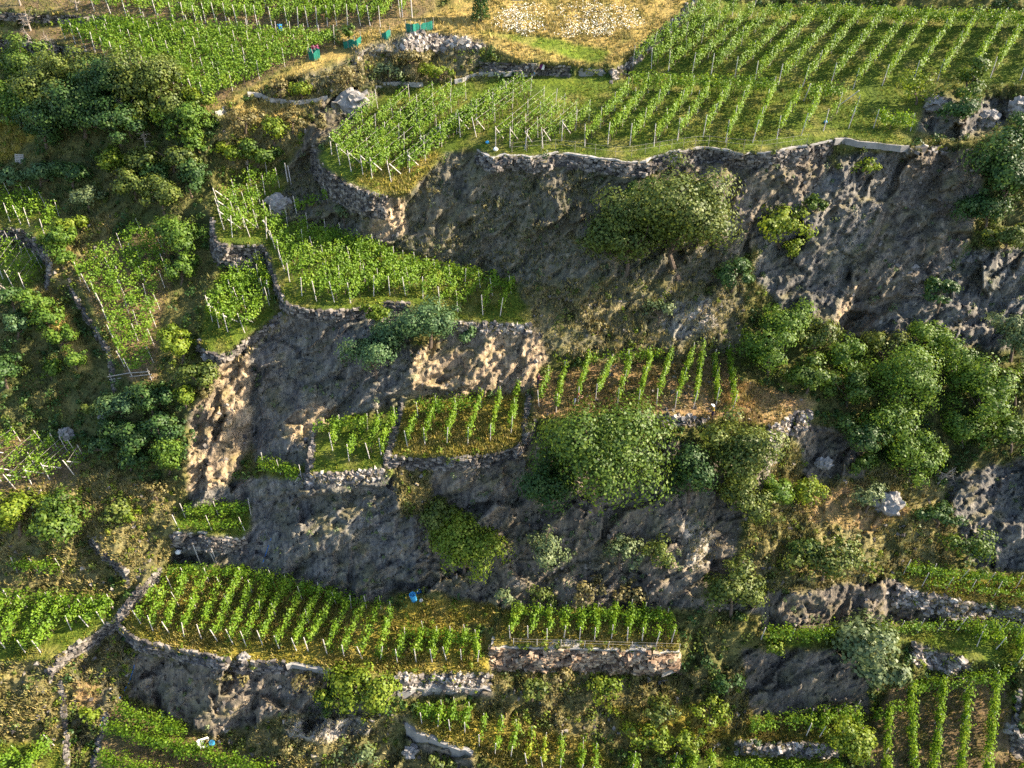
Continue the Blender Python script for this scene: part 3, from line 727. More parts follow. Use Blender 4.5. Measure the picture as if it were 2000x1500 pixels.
def vine_row(f, b, label, group, top=1.75, low=0.5, dens=150, wid=0.27, mat='vine', gaps=0.25, post_gap=3.2, posts=True, brace=False, leaf=0.15, ph=1.95, lean=0.0, wires=False):
    n = 40
    tt = np.linspace(0, 1, n)
    P = G(f[0] + (b[0] - f[0]) * tt, f[1] + (b[1] - f[1]) * tt)
    z = P[:, 2].copy(); k = np.ones(7) / 7; P[:, 2] = np.convolve(np.pad(z, 3, mode='edge'), k, 'valid')
    seg = np.linalg.norm(np.diff(P, axis=0), axis=1); s = np.r_[0, np.cumsum(seg)]; Lr = s[-1]
    o3 = P[0]
    root = thing('vine_row', o3, label, 'vine row', group)
    at = lambda q: np.stack([np.interp(q, s, P[:, i]) for i in range(3)], -1)
    side = unit(np.array([P[-1, 1] - P[0, 1], -(P[-1, 0] - P[0, 0]), 0]))
    dirv = unit(np.array([P[-1, 0] - P[0, 0], P[-1, 1] - P[0, 1], 0]))
    # vine plants about every 0.9 m, each a clump of shoots; a few are weak or missing
    npl = max(2, int(Lr / 0.8))
    pos = (np.arange(npl) + rng.uniform(0.2, 0.8, npl)) * Lr / npl
    vig = np.where(rng.random(npl) < gaps * 0.3, 0.25, rng.uniform(0.8, 1.2, npl))
    cs, ns = [], []
    for q, g_ in zip(pos, vig):
        m = int(dens * 0.8 * g_)
        if m < 4: continue
        nsh = 8
        ctr = np.stack([rng.uniform(-0.5, 0.5, nsh), rng.normal(0, wid * 0.45, nsh), rng.uniform(low + 0.2, top * (0.86 + 0.14 * g_) - 0.15, nsh)], 1)
        w = rng.integers(0, nsh, m)
        loc = ctr[w] + rng.normal(0, 1, (m, 3)) * np.array([0.22, wid * 0.5, 0.22])
        up = rng.random(m) < 0.07
        loc[up, 2] = top + np.abs(rng.normal(0, 0.16, up.sum()))
        loc[:, 2] = np.clip(loc[:, 2], low * 0.6, top + 0.5)
        c = at(np.clip(q + loc[:, 0], -0.1, Lr + 0.1)) + side * loc[:, 1:2] + UP * loc[:, 2:3]
        nn = side * np.sign(loc[:, 1:2]) * 0.9 + UP * rng.uniform(0.1, 0.9, (m, 1)) + rng.normal(0, 0.45, (m, 3))
        cs.append(c); ns.append(unit(nn))
    if cs:
        c = np.concatenate(cs); v, fq = leaf_quads(c, np.concatenate(ns), leaf)
        # stems and canes under the leaves
        sm = MB()
        for q in pos:
            a = at(q); sm.tube([a - UP * 0.1, a + UP * 0.35 + dirv * rng.normal(0, .05), a + UP * 0.75 + dirv * rng.normal(0, .1)], [0.035, 0.03, 0.02], 4, False)
        sv = np.concatenate(sm.v); sf = np.concatenate(sm.f) + len(v)
        ob = mesh_np('foliage', np.concatenate([v, sv]) - o3, np.concatenate([fq, sf]), [M[mat], M['bark']], root)
        mi = np.zeros(len(fq) + len(sf), np.int32); mi[len(fq):] = 1
        ob.data.polygons.foreach_set('material_index', mi)
    if posts:
        np_ = max(2, int(round(Lr / post_gap)) + 1)
        for i, q in enumerate(np.linspace(0, Lr, np_)):
            p = at(q) - o3
            end = i == 0
            add_post(root, p, ph + (0.1 if end else random.uniform(-0.1, 0.1)), (random.gauss(lean if end else 0, 0.05), random.gauss(0, 0.05)), 0.042 if end else 0.032)
            if end and brace:
                br = MB(); br.tube([p + UP * (ph - 0.2), p + dirv * 1.25 + side * random.uniform(-.1, .1) + UP * 0.45], 0.05, 6); br.build('brace', M['post'], root)
    if wires:
        wr = MB()
        for zz in (1.1, 1.7):
            wr.tube([at(q) - o3 + UP * zz for q in np.linspace(0, Lr, 6)], 0.012, 4, False)
        wr.build('wire', M['wood'], root)
    return root

def block(desc, rows, first=0, **kw):
    n = len(rows)
    rows = sorted(rows, key=lambda r: r[0])
    for i, r in enumerate(rows):
        w = 'only' if n == 1 else 'leftmost' if i == 0 else 'rightmost' if i == n - 1 else ORD[i] + ' from left'
        lab = ('only vine row on the ' if n == 1 else f'{w} vine row on the ') + desc
        if i not in (0, n - 1): lab = f'vine row {w} on the ' + desc
        k = dict(kw)
        if len(r) > 4: k.update(r[4])
        vine_row(r[:2], r[2:4], lab, 'vine rows on the ' + desc, **k)

def lin(n, f0, f1, b0, b1):
    return [(f0[0] + (f1[0] - f0[0]) * t, f0[1] + (f1[1] - f0[1]) * t, b0[0] + (b1[0] - b0[0]) * t, b0[1] + (b1[1] - b0[1]) * t) for t in np.linspace(0, 1, n)]
A_f = [361, 385, 402, 422, 443, 464, 484, 503, 532, 562, 583, 602, 620, 640, 658, 679, 704, 723, 743]
A_v = [46, 52, 45, 46, 47, 50, 51, 51, 55, 53, 55, 54, 53, 52, 51, 49, 51, 52, 53]
block('top left slope above the low stone wall', lin(6, (185, 22), (340, 46), (330, -60), (450, -50)) + [(f, v, f + 120 - 55 * i / 18, -52) for i, (f, v) in enumerate(zip(A_f, A_v))] + [(782, 34, 822, -35)], dens=150, wid=0.2, top=1.65)
block('dense upper left slope above the dark thicket', lin(15, (401, 203), (128, 76), (653, 86), (262, 60)), dens=175, wid=0.22, top=1.6, lean=-0.05)
C_f = [(1236, 130), (1272, 134), (1305, 141), (1352, 143), (1389, 145), (1435, 151), (1474, 159), (1520, 166), (1567, 170), (1623, 163), (1666, 174), (1723, 167), (1784, 160), (1831, 157), (1890, 154), (1934, 152), (1992, 157), (2046, 158)]
C_b = [(1372, 26), (1402, 28), (1430, 32), (1466, 35), (1501, 38), (1536, 52), (1585, 45), (1638, 42), (1674, 45), (1720, 44), (1764, 50), (1806, 48), (1855, 50), (1903, 48), (1955, 50), (1999, 52), (2060, 52), (2110, 54)]
block('big upper right vineyard', [a + b for a, b in zip(C_f, C_b)], dens=175, wid=0.24, top=1.75, gaps=0.12)
vine_row((1500, 40), (2060, 58), 'long shaded cross hedge at the back of the big upper right vineyard', None, dens=190, wid=0.4, top=1.6, posts=False)
block('long grassy terrace behind the winding coped wall', [(1142, 286, 1226, 188), (1187, 283, 1266, 182), (1230, 284, 1306, 184), (1277, 286, 1350, 186), (1323, 275, 1381, 194), (1373, 268, 1420, 192), (1417, 279, 1460, 188), (1470, 279, 1506, 188), (1517, 271, 1554, 205), (1565, 264, 1594, 210), (1608, 256, 1634, 222, dict(dens=45)), (1657, 251, 1668, 225, dict(dens=50))], dens=150, wid=0.2, top=1.7, gaps=0.3, ph=2.0)
vine_row((1222, 176), (1512, 186), 'dark cross hedge between the two upper right vineyards', None, dens=170, wid=0.4, top=1.6, posts=False)
vine_row((1572, 198), (1648, 196), 'short dark hedge piece beside two crossed poles in the upper right', None, dens=170, wid=0.45, top=1.6, posts=False)
vine_row((1706, 250), (1778, 256), 'isolated dark vine clump near the right end of the coped terrace', None, dens=260, wid=0.6, top=1.5, ph=1.7)
block('tilted upper middle plot with many pale posts', [(648, 302, 738, 212), (664, 322, 800, 200), (686, 335, 846, 196), (709, 341, 880, 190), (727, 349, 910, 196), (764, 356, 925, 228), (800, 340, 948, 214), (823, 306, 985, 192), (858, 284, 1000, 188), (899, 268, 1020, 176), (930, 268, 1036, 186, dict(dens=60)), (968, 286, 1062, 205, dict(dens=55)), (996, 288, 1085, 212, dict(dens=70)), (1025, 294, 1100, 222, dict(dens=75)), (1060, 290, 1125, 232, dict(dens=90)), (1097, 275, 1150, 235)], dens=150, wid=0.2, gaps=0.5, brace=True, lean=-0.06, post_gap=2.6, wires=True)
block('sparse corner plot with leaning posts', [(430, 408, 522, 345), (434, 428, 546, 366), (438, 449, 508, 398), (454, 464, 502, 425), (488, 463, 521, 430), (521, 466, 534, 440)], dens=130, wid=0.4, gaps=0.6, brace=True, lean=-0.05, post_gap=1.9, ph=2.1)
block('large middle terrace', [(530, 468, 562, 442), (538, 487, 602, 454), (547, 507, 637, 462), (556, 529, 670, 473), (566, 551, 702, 484), (590, 578, 730, 492), (618, 588, 746, 502), (653, 590, 769, 517), (685, 592, 790, 526), (730, 579, 812, 529), (762, 578, 838, 537), (792, 578, 850, 542), (826, 582, 880, 554), (860, 601, 908, 558), (894, 608, 938, 562), (943, 615, 962, 577), (977, 617, 998, 572)], dens=175, wid=0.19, gaps=0.25, brace=False, lean=-0.1, ph=2.0)
vine_row((642, 470), (780, 522), 'dark cross hedge at the upper edge of the large middle terrace', None, dens=170, wid=0.4, top=1.6, posts=False)
vine_row((786, 526), (1004, 572), 'shaded cross hedge under the mossy crag behind the large middle terrace', None, dens=170, wid=0.4, top=1.6, posts=False)
vine_row((580, 420), (640, 395), 'small dark vine strip under the curved shaded stone wall', None, dens=120, wid=0.4, top=1.4)
block('small terrace above the ochre pillar rock', [(412, 612, 470, 545), (415, 628, 492, 540), (428, 640, 506, 552), (445, 648, 516, 575), (478, 650, 526, 596), (528, 585, 507, 520)], dens=170, wid=0.38, gaps=0.4, brace=True, lean=-0.06)
block('steep vineyard beside the pale locust tree', [(158, 550, 280, 462), (176, 570, 305, 478), (190, 586, 322, 497), (203, 606, 325, 528), (216, 640, 322, 562), (224, 668, 312, 604), (234, 692, 305, 640), (244, 716, 302, 676), (258, 735, 300, 708)], dens=160, wid=0.5, gaps=0.3, lean=-0.05, post_gap=2.4, top=1.8)
block('small plot above the curved left wall', [(-12, 428, 22, 388), (20, 433, 52, 392), (41, 438, 72, 398), (58, 442, 92, 408), (89, 464, 116, 424)], dens=130, wid=0.45, lean=-0.06)
block('shaded left edge pergola plot', [(-10, 522, 24, 484), (6, 545, 42, 494), (26, 562, 62, 508), (50, 568, 82, 524)], dens=80, wid=0.45, lean=-0.06, wires=True)
block('left edge pergola plot with leaning posts', [(-18, 905, 40, 862), (2, 940, 85, 868), (30, 955, 112, 876), (62, 946, 132, 882), (97, 936, 150, 888), (145, 928, 166, 896)], dens=105, wid=0.5, lean=-0.08, gaps=0.5, wires=True, brace=True)
block('lower left vineyard beside the stepped wall', [(-40, 1225, -10, 1178), (-15, 1252, 22, 1180), (10, 1266, 53, 1186), (50, 1275, 104, 1183), (80, 1275, 136, 1186), (139, 1230, 167, 1193), (173, 1225, 190, 1193), (204, 1219, 222, 1189)], dens=190, wid=0.33, gaps=0.12, lean=-0.05)
vine_row((-30, 1170), (226, 1189), 'bright cross hedge along the top of the lower left vineyard', None, dens=180, wid=0.4, top=1.6, posts=False)
vine_row((34, 1117), (124, 1118), 'short vine row on the little ledge above the lower left vineyard', None, dens=150, wid=0.4, top=1.5)
block('broad lower left stone edged terrace', [(275, 1218, 312, 1166), (299, 1232, 336, 1150), (331, 1237, 368, 1134), (360, 1244, 408, 1136), (394, 1248, 436, 1152), (425, 1253, 474, 1132), (455, 1258, 493, 1158), (481, 1262, 535, 1138), (513, 1260, 563, 1150), (546, 1268, 591, 1172), (579, 1271, 626, 1166), (602, 1272, 656, 1180), (639, 1277, 686, 1188), (672, 1282, 716, 1188), (707, 1286, 744, 1190), (743, 1290, 766, 1199)], dens=165, wid=0.24, gaps=0.2, lean=-0.03)
vine_row((338, 1130), (482, 1131), 'bright top hedge along the cliff foot behind the broad lower terrace', None, dens=190, wid=0.45, top=1.6, posts=False)
vine_row((484, 1132), (702, 1186), 'shaded hedge along the cliff foot left of the blue barrel', None, dens=190, wid=0.45, top=1.6, posts=False)
block('short plot left of the mortared wall', [(776, 1294, 791, 1250), (813, 1293, 828, 1238), (844, 1293, 853, 1249), (872, 1289, 880, 1246), (901, 1289, 910, 1246), (933, 1292, 931, 1256)], dens=190, wid=0.26, gaps=0.1)
vine_row((784, 1246), (934, 1258), 'low cross hedge joining the short plot left of the mortared wall', None, dens=150, wid=0.4, top=1.5, posts=False)
block('level terrace on the mortared wall', [(996, 1247, 1018, 1200), (1031, 1248, 1053, 1203), (1068, 1252, 1076, 1206), (1101, 1249, 1106, 1200), (1132, 1251, 1136, 1200), (1161, 1252, 1164, 1200), (1194, 1249, 1201, 1198), (1225, 1252, 1231, 1197), (1254, 1254, 1257, 1200), (1282, 1259, 1283, 1210), (1311, 1256, 1302, 1212)], dens=185, wid=0.27, gaps=0.15)
vine_row((1000, 1206), (1304, 1216), 'leafy cross hedge at the back of the terrace on the mortared wall', None, dens=190, wid=0.45, top=1.6, posts=False)
block('tiny plot above the slanting grey wall', [(824, 1414, 843, 1394), (855, 1420, 864, 1390), (879, 1427, 887, 1386), (908, 1431, 917, 1390)], dens=190, wid=0.27)
vine_row((818, 1398), (917, 1402), 'cross hedge under the long pale concrete footing', None, dens=190, wid=0.45, top=1.6, posts=False)
block('weedy bottom plot with yellowing leaves', [(936, 1458, 946, 1413), (967, 1472, 982, 1416), (998, 1478, 1011, 1428), (1029, 1492, 1039, 1440, dict(mat='vine_y')), (1060, 1500, 1064, 1452, dict(dens=90, mat='vine_y')), (1094, 1506, 1096, 1454), (1133, 1512, 1139, 1464), (1161, 1516, 1163, 1470)], dens=165, wid=0.22, gaps=0.3)
for f_, b_, l_ in (((236, 1397), (368, 1442), 'uppermost of three thick hedges at the bottom left'), ((216, 1430), (540, 1522), 'middle and longest of three thick hedges at the bottom left'), ((200, 1490), (370, 1540), 'lowest of three thick hedges at the bottom left, cut by the frame')):
    vine_row(f_, b_, l_, 'thick hedges at the bottom left', dens=300, wid=0.45, top=1.8, gaps=0.1, posts=False)
block('bottom left corner plot below the tussock slope', [(-20, 1535, 44, 1478), (36, 1530, 106, 1456)], dens=220, wid=0.35)
block('steep bottom right vineyard of tall narrow rows', [(1718, 1570, 1731, 1398), (1778, 1570, 1771, 1350), (1808, 1570, 1833, 1340), (1860, 1570, 1883, 1350), (1910, 1570, 1938, 1330), (1968, 1570, 2002, 1490)], dens=200, wid=0.22, gaps=0.08, ph=1.7)
vine_row((1768, 1356), (1966, 1328), 'cross hedge along the top of the steep bottom right vineyard', None, dens=170, wid=0.4, top=1.5, posts=False)
vine_row((1700, 1410), (1760, 1385), 'short curved hedge below the fig tree at the bottom right', None, dens=150, wid=0.35, top=1.5, posts=False)
block('short terrace under the dark stone face', [(1574, 1438, 1582, 1404), (1600, 1440, 1606, 1401), (1638, 1441, 1642, 1398), (1669, 1440, 1668, 1392)], dens=200, wid=0.27)
vine_row((1462, 1425), (1672, 1404), 'leafy hedge against the foot of the dark stone face', None, dens=240, wid=0.5, top=1.8, posts=False)
vine_row((1412, 1512), (1632, 1512), 'dark shaded hedge at the bottom edge left of the small bushy tree', None, dens=260, wid=0.5, top=1.8, posts=False)
block('overgrown patch at the bottom edge', [(1232, 1512, 1236, 1492), (1310, 1522, 1316, 1490), (1345, 1522, 1350, 1486), (1382, 1520, 1386, 1480)], dens=220, wid=0.35)
vine_row((1486, 1250), (1705, 1246), 'long low hedge left of the fig tree', None, dens=220, wid=0.5, top=1.6, post_gap=2.6)
vine_row((1715, 1240), (1868, 1232), 'thin hedge with leaning pale posts right of the fig tree', None, dens=110, wid=0.4, top=1.4, post_gap=1.8, lean=0.2)
vine_row((1870, 1232), (2040, 1244), 'shaded hedge under the long rubble wall at the right edge', None, dens=200, wid=0.4, top=1.6)
block('shaded right edge plot under the long rubble wall', [(1908, 1262, 1905, 1244), (1945, 1268, 1942, 1246), (1988, 1296, 1984, 1246)], dens=240, wid=0.45)
vine_row((1764, 1122), (2040, 1158), 'upper of two right hand hedge rows above the rubble wall', 'right hand hedge rows', dens=190, wid=0.45, top=1.5, post_gap=2.4)
vine_row((1800, 1146), (2040, 1178), 'lower and thinner of two right hand hedge rows above the rubble wall', 'right hand hedge rows', dens=70, wid=0.35, top=1.0, post_gap=2.4)
block('workers terrace', [(1053, 796, 1071, 748), (1086, 805, 1103, 736), (1129, 789, 1148, 716), (1163, 784, 1192, 722), (1206, 792, 1229, 718), (1246, 794, 1268, 708), (1282, 794, 1307, 704), (1318, 798, 1351, 698), (1354, 798, 1370, 690), (1398, 793, 1391, 714), (1430, 803, 1419, 697)], dens=170, wid=0.2, gaps=0.2)
vine_row((1150, 716), (1312, 706), 'sparse cross hedge under the brown slope behind the workers', None, dens=90, wid=0.35, top=1.6, posts=False)
block('six row terrace under the rocky outcrop', [(796, 873, 817, 816), (830, 869, 852, 803), (873, 869, 892, 810), (914, 868, 940, 789), (958, 861, 977, 785), (998, 847, 1012, 768)], dens=170, wid=0.2, gaps=0.25)
vine_row((822, 812), (948, 800), 'tangled cross hedge at the back of the six row terrace', None, dens=170, wid=0.55, top=1.7, posts=False)
block('dark four row terrace', [(650, 880, 665, 842), (682, 901, 718, 838), (722, 896, 743, 830), (745, 889, 772, 826)], dens=200, wid=0.27)
vine_row((618, 850), (706, 840), 'cross hedge at the back of the dark four row terrace', None, dens=170, wid=0.5, top=1.6, posts=False)
vine_row((362, 1010), (490, 1004), 'back vine row on the tiny ledge with tall poles', 'vine rows on the tiny ledge', dens=200, wid=0.4, top=1.5)
vine_row((350, 1034), (478, 1036), 'front vine row on the tiny ledge with tall poles', 'vine rows on the tiny ledge', dens=110, wid=0.35, top=1.2)
vine_row((516, 918), (590, 938), 'lone dark vine hedge tucked under the dark rock face', None, dens=200, wid=0.45, top=1.5)

# ------------------------------------------------------------------ trees and shrubs, each with a trunk and a crown
def crown_leaves(C, R, n, leaf, ncl, droop=0.0, seed=0):
    r = np.random.default_rng(seed)
    d = unit(r.normal(size=(ncl, 3))); d[:, 2] = np.where(d[:, 2] < -0.35, -d[:, 2] * 0.5, d[:, 2]); d = unit(d)
    rad = np.where(r.random(ncl) < 0.25, r.uniform(0.85, 1.08, ncl), r.uniform(0.3, 0.85, ncl))
    cc = d * rad[:, None] * R
    Rm = float(np.mean(R))
    cr = np.clip(0.36 * Rm, 0.3, 1.8) * r.uniform(0.45, 1.35, ncl)
    w = r.choice(ncl, n, p=cr ** 2 / (cr ** 2).sum())
    e = unit(r.normal(size=(n, 3)) + np.array([0, 0, 0.35]))
    sh = r.uniform(0.45, 1.08, n)
    c = cc[w] + e * (sh * cr[w])[:, None] * np.array([1.1, 1.1, 0.8 + droop])
    c += r.normal(0, 0.06, (n, 3))
    nn = unit(e * 0.9 + unit(c / R) * 0.6 + r.normal(0, 0.30, (n, 3)))
    v, f = leaf_quads(c + C, nn, leaf, r)
    return v, f, cc + C, cr

TREES_P = []
def tree(u, v, ru, rv, mat, label, cat='tree', name=None, leaf=0.19, foot=0.8, dens=560, group=None, droop=0.0, push=0.55):
    m = mpp(u, v)
    uf, vf = u, v + rv * foot
    pf = G(uf, vf)
    rx, rz = ru * m, rv * m * 1.02
    R = np.array([rx, 0.5 * (rx + rz) * 0.85, rz])
    ray = rays(u, v)
    d = min((pf - CAM) @ cF - push * R[1], np.exp(bil(LDF, u, v)) - 0.35 * R[1])
    C = CAM + d * ray
    root = thing(name or cat.replace(' ', '_'), pf, label, cat, group)
    n = int(min(26000, max(350, dens * rx * rz)))
    ncl = int(9 + 2.4 * rx * rz) if rx * rz < 10 else int(22 + 1.1 * rx * rz)
    seed = int(u * 7 + v * 13)
    Cl = C - pf
    vv, ff, cc, cr = crown_leaves(Cl, R, n, leaf, ncl, droop, seed)
    mesh_np('crown', vv, ff, M[mat], root)
    tb = MB(); r = np.random.default_rng(seed + 1)
    r0 = 0.05 + 0.045 * max(rx, rz)
    base = np.array([0, 0, -0.4]); mid = Cl * 0.45 + r.normal(0, 0.08, 3) * R; top = Cl * 0.85
    tb.tube([base, base + (mid - base) * 0.5 + r.normal(0, .04, 3), mid, top], [r0, r0 * 0.85, r0 * 0.65, r0 * 0.4], 7)
    for k in r.choice(len(cc), min(len(cc), 9), replace=False):
        s = mid + (top - mid) * r.random()
        tb.tube([s, (s + cc[k]) / 2 + r.normal(0, 0.08, 3) * R, cc[k]], [r0 * 0.42, r0 * 0.3, r0 * 0.12], 5, False)
    tb.build('trunk', M['bark'], root)
    TREES_P.append((u, v, ru, rv))
    return root

T = tree
# on the big cliff
T(1325, 445, 98, 118, 'walnut', 'biggest olive green tree on the upper cliff, right part of the great double crown', leaf=.21)
T(1225, 470, 75, 80, 'walnut', 'dark olive tree joined to the left of the biggest upper cliff tree', leaf=.21)
T(1245, 395, 45, 40, 'green', 'small dark tree crown above and between the two biggest upper cliff trees', leaf=.2)
T(1430, 540, 42, 34, 'dark', 'dark low shrub right of the foot of the biggest upper cliff tree', 'shrub')
T(1525, 440, 58, 46, 'yellow', 'lone yellow green shrub spreading on the cliff right of the biggest tree', 'shrub', leaf=.24, dens=300)
T(1545, 490, 26, 28, 'yellow', 'small drooping yellow green shrub below the spreading one on the cliff', 'shrub', dens=330)
T(1832, 572, 34, 40, 'dark', 'lone dark green shrub growing from a crack in the great slab', 'shrub')
T(1590, 402, 26, 16, 'green', 'little green tuft shrub on the brown ledge near the pale lit rock', 'shrub')
T(1690, 330, 28, 18, 'yellow', 'small weedy shrub clinging just below the pale concrete kerb wall', 'shrub', dens=260)
T(672, 420, 18, 24, 'grey', 'small pale shrub alone under the curved shaded stone wall', 'shrub', dens=300)
T(1285, 610, 30, 26, 'grey', 'small grey green shrub on the dry brown slope above the workers', 'shrub', dens=260)
T(1165, 640, 24, 20, 'brown', 'dry brownish shrub on the slope above the workers terrace', 'shrub', dens=260)
# right side
T(1960, 345, 62, 85, 'dark', 'dark tree beside the right edge of the great slab, highest of its group', leaf=.21)
T(1925, 420, 48, 45, 'dark', 'dark tree bulging left against the shaded slab')
T(1962, 462, 44, 34, 'walnut', 'sunlit olive tree below the dark ones at the right edge')
T(1995, 265, 34, 44, 'dark', 'dark tree cut by the right edge above the slab')
T(1890, 165, 28, 42, 'green', 'dark upright shrub tree standing in front of the big upper right vineyard', leaf=.18)
T(1882, 218, 40, 30, 'dark', 'dark bush on the pale rocks below the upright shrub tree', 'bush')
T(1788, 175, 38, 36, 'yellow', 'airy olive bush in front of the big upper right vineyard', 'bush', dens=170)
T(1530, 640, 46, 52, 'locust', 'bright feathery locust tree right of the workers terrace, upper one', droop=.2)
T(1500, 695, 52, 46, 'locust', 'bright feathery locust tree directly beside the last workers row', droop=.2)
T(1590, 665, 42, 46, 'walnut', 'olive grey tree behind the bright feathery locusts')
T(1575, 735, 44, 40, 'green', 'mid green tree above the right end of the workers terrace')
T(1652, 695, 38, 44, 'locust', 'small bright locust tree just under the sunlit rock sliver', droop=.2)
T(1655, 760, 44, 42, 'green', 'shaded green tree between the small bright locust and the big grove')
T(1725, 685, 34, 40, 'walnut', 'olive tree in the hollow under the great slab', dens=330)
T(1765, 745, 62, 72, 'locust', 'large locust in the middle of the right hand grove', leaf=.18, droop=.25)
T(1815, 660, 52, 32, 'locust', 'flat topped locust at the upper edge of the right hand grove', leaf=.18, droop=.2)
T(1745, 845, 66, 58, 'locust', 'wide locust at the lower middle of the right hand grove', leaf=.18, droop=.25)
T(1775, 905, 60, 44, 'locust', 'lowest locust of the right hand grove hanging over the bare bank', leaf=.18, droop=.3)
T(1680, 855, 44, 44, 'dark', 'shaded tree at the lower left of the right hand grove')
T(1690, 905, 30, 26, 'green', 'small green shrub under the left edge of the right hand grove', 'shrub')
T(1870, 720, 50, 50, 'locust', 'pale sunlit locust in the upper right of the grove', leaf=.18, droop=.2)
T(1915, 775, 56, 62, 'locust', 'tall pale locust leaning at the right of the grove', leaf=.18, droop=.25)
T(1885, 840, 46, 44, 'locust', 'pale locust with drooping lower branches right of the dark gap', leaf=.18, droop=.3)
T(1975, 660, 44, 58, 'grey', 'grey green tree at the right edge under the streaked rock')
T(1985, 760, 38, 46, 'walnut', 'olive tree cut by the right edge beside the pale locust')
T(1975, 850, 46, 40, 'green', 'green bush at the right edge above the dark rock slab', 'bush')
# middle and lower cliff
T(1165, 900, 122, 118, 'green', 'huge round green tree in the middle of the picture below the workers', leaf=.21, dens=480)
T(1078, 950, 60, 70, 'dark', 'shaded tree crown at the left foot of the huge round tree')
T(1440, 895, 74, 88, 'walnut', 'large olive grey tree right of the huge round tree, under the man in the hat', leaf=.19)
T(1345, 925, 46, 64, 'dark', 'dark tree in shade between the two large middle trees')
T(1455, 975, 54, 50, 'walnut', 'lower spreading part of an olive grey tree over the middle cliff')
T(1518, 968, 32, 40, 'locust', 'small vivid green locust at the right foot of the olive grey tree')
T(1580, 965, 46, 34, 'yellow', 'yellow green bush on the dry bank right of the vivid locust', 'bush', dens=300)
T(1692, 972, 32, 34, 'grey', 'greyish round shrub on the bare bank', 'shrub', dens=300)
T(905, 1065, 72, 68, 'yellow', 'olive yellow tree alone on the shaded lower cliff', leaf=.19)
T(868, 1010, 48, 40, 'walnut', 'dark olive tree behind and above the olive yellow tree')
T(1070, 1075, 40, 46, 'grey', 'grey green bush on the lower cliff under the huge round tree', 'bush', dens=330)
T(1210, 1075, 44, 40, 'grey', 'grey green bush hanging on the lower cliff between two bare rocks', 'bush', dens=300)
T(1292, 1085, 36, 36, 'walnut', 'thin olive bush beside the pale lit rock rib', 'bush', dens=280)
T(1428, 1155, 54, 62, 'walnut', 'upright olive tree at the foot of the lower cliff')
T(1605, 1100, 66, 48, 'walnut', 'broad yellowish green bush on the dry right hand bank', 'bush', dens=330)
T(1568, 1072, 36, 28, 'dark', 'small dark bush tucked left of the broad yellowish bush', 'bush')
T(1885, 1065, 52, 36, 'green', 'spreading green bush on the slope above the two hedge rows', 'bush', dens=300)
T(1830, 1010, 40, 26, 'dark', 'dark shrub under the right hand grove beside the dark rock', 'shrub')
T(1700, 1262, 68, 58, 'grey', 'pale large leaved fig tree at the lower right, upper half', leaf=.30, dens=260)
T(1715, 1315, 52, 44, 'grey', 'pale large leaved fig tree at the lower right, lower half', leaf=.30, dens=260)
T(1662, 1452, 46, 46, 'yellow', 'small bushy tree at the bottom edge beside the tall narrow rows', leaf=.18)
T(706, 1342, 78, 42, 'yellow', 'dense rounded bright bush below the pale concrete strip', 'bush', leaf=.2, dens=520)
T(660, 1362, 40, 34, 'green', 'green bush at the left end of the dense rounded bright bush', 'bush')
T(840, 632, 64, 50, 'blue', 'large bluish green tree under the front of the large middle terrace', leaf=.17, dens=560)
T(735, 690, 56, 58, 'blue', 'dark bluish tree hanging on the shaded rock face', leaf=.17, dens=560)
T(770, 645, 40, 34, 'blue', 'bluish tree between the two bigger bluish trees', leaf=.17)
T(735, 618, 26, 28, 'yellow', 'little yellow green tree at the wall above the bluish trees', leaf=.18)
T(908, 655, 24, 20, 'blue', 'small bluish shrub right of the large bluish tree', 'shrub')
# left valley
T(352, 470, 46, 54, 'locust', 'tall pale locust tree standing beside the steep vineyard', leaf=.17, dens=520, droop=.2)
T(352, 530, 32, 34, 'locust', 'hanging lower part of a pale locust beside the steep vineyard', leaf=.17, droop=.3)
THK = 'trees of the dark upper left thicket'
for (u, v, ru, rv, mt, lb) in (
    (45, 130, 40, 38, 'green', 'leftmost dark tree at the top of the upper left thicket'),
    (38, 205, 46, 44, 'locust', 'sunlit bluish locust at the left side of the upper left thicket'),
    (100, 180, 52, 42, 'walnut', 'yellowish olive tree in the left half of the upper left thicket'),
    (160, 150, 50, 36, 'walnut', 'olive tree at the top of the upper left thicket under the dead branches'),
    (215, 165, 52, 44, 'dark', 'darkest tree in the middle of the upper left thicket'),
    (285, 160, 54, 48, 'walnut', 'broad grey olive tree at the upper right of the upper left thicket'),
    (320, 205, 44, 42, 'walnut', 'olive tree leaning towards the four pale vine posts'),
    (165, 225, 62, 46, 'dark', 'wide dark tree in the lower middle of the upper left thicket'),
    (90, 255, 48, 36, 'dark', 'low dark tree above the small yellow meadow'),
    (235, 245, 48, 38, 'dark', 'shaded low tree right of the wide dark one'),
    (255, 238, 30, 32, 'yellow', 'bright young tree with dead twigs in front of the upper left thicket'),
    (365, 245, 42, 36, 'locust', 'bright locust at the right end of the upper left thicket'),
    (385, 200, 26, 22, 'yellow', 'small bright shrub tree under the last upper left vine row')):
    T(u, v, ru * 1.22, rv * 1.2, mt, lb, group=THK)
